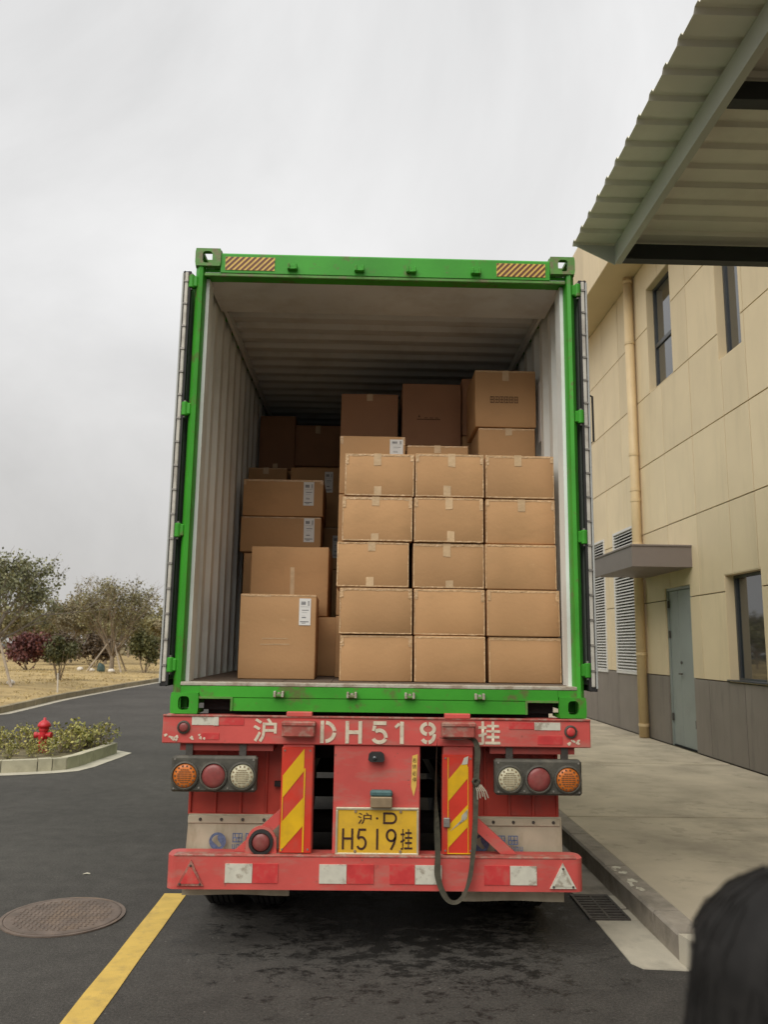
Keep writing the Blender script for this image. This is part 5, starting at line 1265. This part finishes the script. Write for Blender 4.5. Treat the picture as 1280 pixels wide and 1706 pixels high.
# third row
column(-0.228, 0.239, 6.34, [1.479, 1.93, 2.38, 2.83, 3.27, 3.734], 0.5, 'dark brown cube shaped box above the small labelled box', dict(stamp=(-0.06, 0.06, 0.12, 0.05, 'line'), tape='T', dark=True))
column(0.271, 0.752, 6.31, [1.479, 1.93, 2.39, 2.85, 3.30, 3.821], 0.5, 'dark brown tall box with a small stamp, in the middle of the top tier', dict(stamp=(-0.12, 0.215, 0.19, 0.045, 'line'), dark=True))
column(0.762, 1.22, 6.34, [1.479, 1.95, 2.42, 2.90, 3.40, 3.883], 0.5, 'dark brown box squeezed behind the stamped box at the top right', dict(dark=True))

# ================================================================== PLANTING ISLAND
isl_out = [(-9.5, 10.2), (-6.2, 10.66), (-4.69, 10.92), (-4.28, 11.08), (-4.12, 11.17), (-3.97, 11.28), (-3.90, 11.58), (-3.87, 12.05), (-3.83, 12.5), (-3.80, 12.95), (-4.0, 13.1), (-4.2, 13.12), (-4.74, 12.98), (-5.5, 12.78), (-7.0, 12.45), (-9.5, 11.9)]
def inset(P, d):
    cx_ = sum(p[0] for p in P) / len(P); out = []
    n = len(P)
    for k in range(n):
        a, b_ = P[(k - 1) % n], P[(k + 1) % n]; l = math.dist(a, b_); nx, ny = -(b_[1] - a[1]) / l, (b_[0] - a[0]) / l
        out.append((P[k][0] + nx * d, P[k][1] + ny * d))
    return out
isl_in = inset(isl_out, 0.12); isl_gut = inset(isl_out, -0.22)
q = MB(); n = len(isl_out)
q.prism(isl_in, 2, -0.02, 0.11)
isl = tag(q.build('planting_island', 'soil'), 'kerbed planting island with soil and shrubs left of the road', None, kind='structure')
q = MB()
for k in range(n):
    j = (k + 1) % n
    q.face([(isl_gut[k][0], isl_gut[k][1], 0.006), (isl_gut[j][0], isl_gut[j][1], 0.006), (isl_out[j][0], isl_out[j][1], 0.006), (isl_out[k][0], isl_out[k][1], 0.006)])
q.build('gutter_rim', 'gutter_concrete', isl)
for k in range(n):
    j = (k + 1) % n; L_ = math.dist(isl_out[k], isl_out[j]); m = max(1, round(L_ / 0.5))
    for i in range(m):
        def LP_(P, t): return (P[k][0] + (P[j][0] - P[k][0]) * t, P[k][1] + (P[j][1] - P[k][1]) * t)
        e_ = 0.006 / (L_ / m)
        a, b_ = (i + e_) / m, (i + 1 - e_) / m
        o0, o1, i1, i0 = LP_(isl_out, a), LP_(isl_out, b_), LP_(isl_in, b_), LP_(isl_in, a)
        q = MB(); q.prism([o0, o1, i1, i0], 2, 0.0, 0.16 + rk.uniform(-0.004, 0.004)); q.build('kerb_stone', 'island_kerb', isl)

# hydrant
HX, HY = -4.655, 12.19
hy = thing('fire_hydrant', 'red fire hydrant among the shrubs of the planting island', 'hydrant', (HX, HY, 0.11))
q = MB(); q.lathe([(0.085, 0), (0.085, 0.025), (0.06, 0.03), (0.058, 0.30), (0.07, 0.305), (0.07, 0.335), (0.058, 0.34)], (HX, HY, 0.11), n=20); q.build('barrel', 'hydrant_red', hy, smooth=False)
q = MB(); q.lathe([(0.058, 0.335), (0.092, 0.36), (0.095, 0.38), (0.075, 0.415), (0.045, 0.44), (0.02, 0.455), (0.02, 0.485)], (HX, HY, 0.11), n=20); q.build('bonnet', 'hydrant_red', hy, smooth=True)
for (dx, dy) in ((0.10, -0.02), (-0.10, -0.02)):
    q = MB(); q.tube([(HX, HY, 0.355), (HX + dx, HY + dy, 0.35)], 0.034, 12); k = q.build('outlet', 'hydrant_red', hy)
    q = MB(); q.tube([(HX + dx * 0.85, HY + dy * 0.85, 0.35), (HX + dx * 1.25, HY + dy * 1.25, 0.349)], 0.045, 12); q.build('cap', 'hydrant_red', k)
q = MB(); q.tube([(HX, HY - 0.04, 0.33), (HX, HY - 0.105, 0.328)], 0.04, 12); q.build('outlet', 'hydrant_red', hy)

# shrubs
def shrub_proto(seed, r_, h, nl, size, leafm, stems=9):
    rs = random.Random(seed); root = bpy.data.objects.new('shrub', None); col.objects.link(root)
    tip = []
    q = MB()
    for k in range(stems):
        a = rs.uniform(0, 2 * PI); rr = r_ * math.sqrt(rs.random()); hh = h * rs.uniform(0.6, 1.0) * (1 - 0.25 * rr / r_)
        p0 = Vector((rr * 0.4 * math.cos(a), rr * 0.4 * math.sin(a), 0)); p1 = Vector((rr * math.cos(a), rr * math.sin(a), hh))
        pm = (p0 + p1) / 2 + Vector((rs.gauss(0, 0.02), rs.gauss(0, 0.02), 0)); q.tube([p0, pm, p1], [0.006, 0.005, 0.002], 4); tip.append((p0, pm, p1))
    o = q.build('stem', 'bark_brown'); o.parent = root
    q = MB()
    for k in range(nl):
        p0, pm, p1 = rs.choice(tip); t_ = rs.random() ** 0.6; p = (pm + (p1 - pm) * t_) if rs.random() < 0.75 else (p0 + (pm - p0) * rs.uniform(0.3, 1))
        p = p + Vector((rs.gauss(0, 0.035), rs.gauss(0, 0.035), rs.gauss(0, 0.025))); q.quad_leaf(p, size * rs.uniform(0.6, 1.25), rs, up=0.5)
    o = q.build('foliage', leafm); o.parent = root
    return root
protos = [shrub_proto(21 + k, 0.16, 0.42, 190, 0.046, 'leaf_shrub', 11) for k in range(4)]
spots = []
rs = random.Random(8)
for (cx_, cy_) in [(-4.40, 12.45), (-4.22, 12.62), (-4.08, 12.70), (-3.98, 12.78), (-4.30, 12.82), (-4.14, 12.95), (-4.50, 12.75), (-4.42, 11.85), (-4.55, 11.62), (-4.35, 12.12), (-4.85, 11.75), (-5.02, 12.45), (-5.15, 12.6), (-4.95, 12.72), (-5.35, 12.5), (-5.2, 11.9), (-5.45, 12.15), (-5.5, 11.6), (-5.12, 11.42), (-4.78, 11.35), (-5.7, 12.45), (-5.85, 11.9), (-6.1, 12.2), (-6.3, 11.6), (-6.6, 12.1), (-7.0, 11.7), (-7.3, 12.0), (-4.2, 12.3), (-4.7, 12.55), (-4.60, 11.98), (-4.74, 12.02)]:
    spots.append((cx_ + rs.uniform(-0.04, 0.04), cy_ + rs.uniform(-0.04, 0.04)))
for k, (x, y) in enumerate(spots):
    p = protos[k % 4]; o = p if k < 4 else copy_tree(p)
    o.location = (x, y, 0.105); o.rotation_euler = (0, 0, rs.uniform(0, 6.28)); s = rs.uniform(0.8, 1.15) if y > 12.1 else rs.uniform(0.45, 0.7); o.scale = (s, s, s)
    tag(o, 'small yellow green shrub planted in the kerbed island near the red hydrant', 'shrub', 'shrubs of the planting island')

# ================================================================== TREES
def tree(name, label, loc, seed, trunk_h, r_, top, nl, leaf, leafm, bark, stems=6, tr_r=0.09, lvl=3, group=None, low=0.35):
    rs = random.Random(seed)
    root = thing(name, label, 'tree', loc, group); q = MB(); lf = MB(); tips = []
    cz = trunk_h + (top - trunk_h) * low
    def grow(p, d, length, rad, level):
        pts = [p]; dd = d.copy(); n = 4
        for k in range(n):
            dd = (dd + Vector((rs.gauss(0, 0.10), rs.gauss(0, 0.10), rs.gauss(0.03, 0.06)))).normalized(); pts.append(pts[-1] + dd * length / n)
        q.tube(pts, [rad * (1 - 0.6 * k / n) for k in range(n + 1)], 5 if level < 2 else 4, cap=False)
        if level >= lvl:
            tips.extend(pts[1:]); return
        for k in range(rs.randint(3, 4)):
            t_ = rs.uniform(0.35, 1.0); i = min(int(t_ * n), n - 1); pp = pts[i] + (pts[i + 1] - pts[i]) * (t_ * n - i)
            nd = (dd + Vector((rs.gauss(0, 0.5), rs.gauss(0, 0.5), rs.gauss(0.1, 0.35)))).normalized()
            grow(pp, nd, length * rs.uniform(0.5, 0.75), rad * 0.5, level + 1)
        if level >= lvl - 1: tips.extend(pts[2:])
    q.tube([(0, 0, -0.1), (0.02, 0.01, trunk_h * 0.5), (0, 0.02, trunk_h)], [tr_r * 1.25, tr_r, tr_r * 0.9], 8, cap=False)
    for k in range(stems):
        a = 2 * PI * (k + rs.uniform(-0.2, 0.2)) / stems; sp_ = rs.uniform(0.35, 1.0)
        d = Vector((math.cos(a) * sp_ * r_, math.sin(a) * sp_ * r_, (top - trunk_h) * (1.05 - 0.45 * sp_)))
        grow(Vector((0.03 * math.cos(a), 0.03 * math.sin(a), trunk_h * rs.uniform(0.75, 1.0))), d.normalized(), d.length * 0.6, tr_r * 0.45, 1)
    # keep the crown inside a rounded envelope
    def inside(p):
        u = math.hypot(p.x, p.y) / r_; v = (p.z - cz) / (top - cz) if p.z > cz else (cz - p.z) / (cz - trunk_h * 0.8 + 0.01)
        return u * u + v * v < 1.0 + 0.12 * noise.noise(p * 1.3 + Vector((seed, 0, 0)))
    tips = [t_ for t_ in tips if inside(t_)] or tips
    q.build('trunk', bark, root, loc=(0, 0, 0)).matrix_parent_inverse = Matrix()
    for k in range(nl):
        p = rs.choice(tips) + Vector((rs.gauss(0, 0.10), rs.gauss(0, 0.10), rs.gauss(0, 0.09))); lf.quad_leaf(p, leaf * rs.uniform(0.6, 1.3), rs)
    lf.build('crown', leafm, root).matrix_parent_inverse = Matrix()
    return root
def bush(name, label, loc, seed, r_, h, z0, nl, leaf, leafm, stems=5, cat='bush', group=None):
    rs = random.Random(seed); root = thing(name, label, cat, loc, group); q = MB(); lf = MB()
    for k in range(stems):
        a = 2 * PI * k / stems + rs.uniform(-0.3, 0.3); q.tube([(0.04 * math.cos(a), 0.04 * math.sin(a), -0.05), (r_ * 0.25 * math.cos(a), r_ * 0.25 * math.sin(a), z0 * 0.7), (r_ * 0.55 * math.cos(a), r_ * 0.55 * math.sin(a), z0 + (h - z0) * 0.5)], [0.035, 0.025, 0.012], 5)
    cl = []
    for k in range(26):
        d = Vector((rs.gauss(0, 1), rs.gauss(0, 1), rs.gauss(0, 1))).normalized() * rs.random() ** 0.4
        cl.append(Vector((d.x * r_ * 0.82, d.y * r_ * 0.82, (z0 + h) / 2 + d.z * (h - z0) * 0.42)))
    for k in range(nl):
        c_ = rs.choice(cl); lf.quad_leaf(c_ + Vector((rs.gauss(0, r_ * 0.15), rs.gauss(0, r_ * 0.15), rs.gauss(0, (h - z0) * 0.10))), leaf * rs.uniform(0.6, 1.3), rs)
    q.build('stem', 'bark_brown', root).matrix_parent_inverse = Matrix(); lf.build('foliage', leafm, root).matrix_parent_inverse = Matrix()
    return root
def gz(x, y): return lawn_z(x, y) - 0.02
def at(x, y): return (x, y, gz(x, y))
tree('lawn_tree', 'large sparse dark green tree at the left edge of the photo', at(-12.0, 26.6), 5, 1.55, 2.5, 4.75, 7600, 0.105, 'leaf_green', 'bark_grey', stems=13, tr_r=0.11, low=0.38, lvl=4)
tree('lawn_tree', 'twiggy olive tree held by wooden props beside the container', at(-12.6, 41.0), 9, 0.9, 2.7, 4.9, 6500, 0.105, 'leaf_olive', 'bark_brown', stems=15, tr_r=0.11, low=0.42, lvl=4)
bush('red_bush', 'round dark red leaved bush near the left edge', at(-16.9, 41.5), 31, 1.45, 2.05, 0.35, 4200, 0.16, 'leaf_red')
bush('small_tree', 'small green multi stemmed bush beside the white stake', at(-11.6, 31.4), 32, 0.68, 1.62, 0.62, 2200, 0.11, 'leaf_bush', stems=6)
bush('dark_bush', 'dark brownish bush behind the propped tree', at(-15.6, 47.5), 33, 1.25, 2.0, 0.3, 3000, 0.16, 'leaf_darkbush')
bush('dark_bush', 'dark green and brown bush next to the open container door', at(-10.9, 40.8), 34, 0.85, 2.0, 0.5, 3000, 0.14, 'leaf_bush')
bush('dark_bush', 'low dark bush half hidden between the red bush and the props', at(-19.5, 52), 35, 1.6, 2.1, 0.2, 2800, 0.17, 'leaf_darkbush')
bt = tree('background_tree', 'bare brownish tree in the thicket beyond the lawn', at(-20.0, 56), 13, 1.2, 3.0, 4.9, 5200, 0.17, 'leaf_brown', 'bark_brown', stems=10, low=0.45, group='thicket of brownish trees beyond the lawn')
bt2 = tree('background_tree', 'bare brownish tree in the thicket beyond the lawn', at(-24.5, 60), 14, 1.0, 3.1, 5.0, 5200, 0.17, 'leaf_olive', 'bark_brown', stems=10, low=0.45, group='thicket of brownish trees beyond the lawn')
rs = random.Random(77)
for k, (x, y) in enumerate([(-17, 54), (-28.5, 62), (-15.5, 60), (-21.5, 66), (-26, 70), (-32.5, 66), (-18, 72), (-12.8, 58), (-30, 76), (-23, 80), (-36, 74), (-13.5, 75)]):
    o = copy_tree(bt if k % 2 else bt2); o.location = at(x, y); o.rotation_euler = (0, 0, rs.uniform(0, 6.28)); s = rs.uniform(0.85, 1.12); o.scale = (s, s, s * rs.uniform(0.9, 1.05))
q = MB(); rs = random.Random(5)
for k in range(16000):
    x = rs.uniform(-75, 25); y = rs.uniform(88, 104); hh = 4.2 + 1.2 * noise.noise(Vector((x * 0.16, 0.4, 0))) + 0.6 * noise.noise(Vector((x * 0.6, 2, 0))); z = hh * rs.random() ** 0.8
    q.quad_leaf((x, y, z), 0.55 * rs.uniform(0.6, 1.3), rs)
tag(q.build('far_wood', 'leaf_brown'), 'distant brownish wood behind the lawn trees', 'wood', kind='stuff')
# props round the trees, stake, stones, sack
def prop(label, a, b):
    q = MB(); a_ = Vector(at(*a)); q.tube([(0, 0, -0.05), tuple(Vector(b) - a_)], [0.045, 0.038], 7); return tag(q.build('wooden_prop', 'stake_wood', loc=tuple(a_)), label, 'prop', 'wooden tree props')
for k, (dx, dy) in enumerate(((-1.05, -0.5), (0.75, -0.8), (0.5, 0.9))):
    prop(['slanting wooden prop left of the propped olive tree', 'slanting wooden prop right of the propped olive tree', 'slanting wooden prop behind the propped olive tree'][k], (-12.6 + dx, 41.0 + dy), (-12.6 + dx * 0.12, 41.0 + dy * 0.12, 1.75))
prop('long slanting wooden prop against the large tree at the left edge', (-11.05, 26.0), (-11.75, 26.4, 1.75)); prop('second wooden prop of the large left tree, mostly outside the photo', (-12.9, 26.1), (-12.2, 26.4, 1.7))
q = MB(); q.tube([(0, 0, -0.05), (-0.03, 0, 0.52)], [0.022, 0.02], 6); tag(q.build('marker_stake', 'pale_stone', loc=at(-9.2, 24.9)), 'thin white stake standing in the lawn near the kerb', 'stake')
def stone(label, x, y, r_, m='pale_stone', cat='stone', name='pale_stone'):
    bm = bmesh.new(); bmesh.ops.create_icosphere(bm, subdivisions=2, radius=r_)
    for v in bm.verts: v.co = Vector((v.co.x, v.co.y, v.co.z * 0.75)) * (1 + 0.3 * noise.noise(v.co * 4 / max(r_, 0.1) * 0.3 + Vector((x, y, 0))))
    me = bpy.data.meshes.new(name); bm.to_mesh(me); bm.free(); me.materials.append(MATS[m]); z = gz(x, y); o = link(name, me, None, (x, y, z + r_ * 0.5)); return tag(o, label, cat, 'pale stones on the lawn' if cat == 'stone' else None)
stone('pale stone on the lawn left of the propped tree', -14.2, 41.2, 0.16); stone('pale stone at the foot of the propped tree', -12.15, 39.6, 0.17); stone('pale stone in the litter left of the green sack', -13.2, 40.0, 0.14); stone('white stone under the large left tree', -11.5, 27.0, 0.13)
o = stone('dark green sack slumped at the foot of the propped tree', -12.75, 39.9, 0.24, 'sack_green', 'sack', 'garden_sack'); o.scale = (0.8, 0.8, 1.9)

# ================================================================== PERSON at the lower right
def skin_obj(name, verts, edges, radii, m, parent=None, root=0, loc=(0, 0, 0), sub=2):
    me = bpy.data.meshes.new(name); me.from_pydata(verts, edges, []); o = bpy.data.objects.new(name, me); col.objects.link(o); o.location = loc
    md = o.modifiers.new('skin', 'SKIN'); md.use_smooth_shade = True
    sv = me.skin_vertices[0].data
    for k, r_ in enumerate(radii): sv[k].radius = (r_ if isinstance(r_, tuple) else (r_, r_)); sv[k].use_root = (k == root)
    ss = o.modifiers.new('subsurf', 'SUBSURF'); ss.levels = sub; ss.render_levels = sub
    me.materials.append(MATS[m])
    if parent: o.parent = parent
    return o
PXY = (0.440, 0.84)
# joints: pelvis, spine, chest, neck, head, legs, arms (facing +Y towards the truck), height about 1.48 m
Vt = [(0, 0, 0.78), (0, 0.0, 0.92), (0, -0.01, 1.08), (0, 0, 1.2), (0, 0.01, 1.27), (0, 0.02, 1.36), (0, 0.02, 1.43),
      (-0.08, 0, 0.74), (-0.085, 0.01, 0.42), (-0.085, -0.01, 0.08), (-0.085, 0.09, 0.03), (0.08, 0, 0.74), (0.085, 0.01, 0.42), (0.085, -0.01, 0.08), (0.085, 0.09, 0.03),
      (-0.15, -0.01, 1.16), (-0.19, -0.01, 0.94), (-0.19, 0.09, 0.78), (0.15, -0.01, 1.16), (0.19, -0.01, 0.94), (0.19, 0.09, 0.78)]
Ed = [(0, 1), (1, 2), (2, 3), (3, 4), (4, 5), (5, 6), (0, 7), (7, 8), (8, 9), (9, 10), (0, 11), (11, 12), (12, 13), (13, 14), (2, 15), (15, 16), (16, 17), (2, 18), (18, 19), (19, 20)]
Rd = [0.11, 0.095, 0.105, 0.048, 0.05, 0.08, 0.06, 0.075, 0.052, 0.034, 0.03, 0.075, 0.052, 0.034, 0.03, 0.05, 0.036, 0.024, 0.05, 0.036, 0.024]
ps = skin_obj('person', Vt, Ed, Rd, 'skin', loc=(*PXY, 0.0))
tag(ps, 'person with dark hair seen from behind at the lower right corner', 'person')
for sx in (-1, 1):      # hands with five fingers
    for k in range(4):
        bx = sx * (0.175 + 0.012 * k); L_ = (0.058, 0.066, 0.062, 0.048)[k]
        skin_obj('finger', [(bx, 0.10, 0.765), (bx, 0.125, 0.735), (bx, 0.135, 0.735 - L_ * 0.6), (bx, 0.125, 0.735 - L_)], [(0, 1), (1, 2), (2, 3)], [0.0085, 0.0085, 0.0078, 0.0065], 'skin', ps, sub=1)
    skin_obj('thumb', [(sx * 0.172, 0.095, 0.77), (sx * 0.152, 0.12, 0.75), (sx * 0.155, 0.14, 0.725)], [(0, 1), (1, 2)], [0.010, 0.009, 0.0075], 'skin', ps, sub=1)
skin_obj('jacket', [(0, 0, 0.76), (0, 0, 0.92), (0, -0.01, 1.08), (0, 0, 1.2), (-0.15, -0.01, 1.165), (-0.195, -0.01, 0.94), (-0.192, 0.075, 0.80), (0.15, -0.01, 1.165), (0.195, -0.01, 0.94), (0.192, 0.075, 0.80)], [(0, 1), (1, 2), (2, 3), (2, 4), (4, 5), (5, 6), (2, 7), (7, 8), (8, 9)], [0.15, 0.14, 0.145, 0.07, 0.075, 0.06, 0.045, 0.075, 0.06, 0.045], 'jacket_black', ps)
skin_obj('trousers', [(0, 0, 0.80), (-0.08, 0, 0.72), (-0.085, 0.01, 0.42), (-0.085, -0.01, 0.09), (0.08, 0, 0.72), (0.085, 0.01, 0.42), (0.085, -0.01, 0.09)], [(0, 1), (1, 2), (2, 3), (0, 4), (4, 5), (5, 6)], [0.13, 0.10, 0.075, 0.065, 0.10, 0.075, 0.065], 'trousers_dark', ps)
for sx in (-1, 1):
    skin_obj('shoe', [(sx * 0.085, -0.04, 0.045), (sx * 0.085, 0.05, 0.042), (sx * 0.088, 0.14, 0.034)], [(0, 1), (1, 2)], [0.045, 0.044, 0.034], 'shoe_black', ps, sub=1)
# face details (turned away from the camera)
q = MB(); q.prism([(-0.012, 1.335), (0.012, 1.335), (0.006, 1.375), (-0.006, 1.375)], 1, 0.09, 0.128); o = q.build('nose', 'skin'); o.parent = ps
for sx in (-1, 1):
    q = MB(); q.lathe([(0.011, 0), (0.008, 0.006)], (sx * 0.032, 0.095, 1.378), axis=1, n=10); o = q.build('eye', 'label_white'); o.parent = ps
    q = MB(); q.lathe([(0.026, 0), (0.022, 0.012)], (sx * 0.078, 0.03, 1.362), axis=0, n=12); o = q.build('ear', 'skin'); o.parent = ps
q = MB(); q.box(-0.024, 0.024, 0.088, 0.102, 1.308, 1.316, b=0.003); o = q.build('mouth', 'hydrant_red'); o.parent = ps
# hair: strands falling from the crown
q = MB(); NZ, NA = 26, 96
def hair_pt(i, j):
    t_ = i / NZ; a = 2 * PI * j / NA
    z = 1.488 - 0.36 * t_ ** 1.25
    if t_ < 0.36: r_ = 0.108 * math.sin(min(1, t_ / 0.36) * PI / 2) ** 0.8
    else: r_ = 0.108 + 0.060 * ((t_ - 0.36) / 0.64) ** 1.3
    st = 0.0005 * math.sin(j * 2 * PI / 6 + 1.3 * math.sin(j * 0.37)) + 0.003 * noise.noise(Vector((math.cos(a) * 9, math.sin(a) * 9, t_ * 2)))
    r_ = max(0.004, r_ + st * min(1, t_ * 4))
    fy = 1.12 if math.sin(a) < 0 else (1.0 if t_ < 0.3 else 0.62)
    return (r_ * math.cos(a), 0.008 + r_ * math.sin(a) * fy, z)
base = 0
for i in range(NZ + 1):
    for j in range(NA): q.v.append(hair_pt(max(i, 0.15), j))
for i in range(NZ):
    for j in range(NA):
        a = i * NA + j; b_ = i * NA + (j + 1) % NA; q.f.append((a, a + NA, b_ + NA, b_)); q.m.append(0)
q.f.append(tuple(range(NA))); q.m.append(0)
o = q.build('hair', 'hair_dark', smooth=True); o.parent = ps
rs = random.Random(2); q = MB()
for k in range(260):
    j = rs.uniform(0, NA); i0 = rs.uniform(0.5, 14); ln = rs.uniform(4, 12); pts = []
    for s_ in range(5):
        x, y, z = hair_pt(min(NZ, i0 + ln * s_ / 4), j + rs.gauss(0, 0.25) + s_ * rs.gauss(0, 0.12)); f = 1.0 + 0.012 * rs.random() + 0.006 * (s_ == 4); pts.append((x * f, 0.008 + (y - 0.008) * f, z + 0.002))
    q.tube(pts, 0.0008, 3, cap=False)
o = tag(q.build('hair_strands', 'hair_dark'), kind='stuff'); o.parent = ps
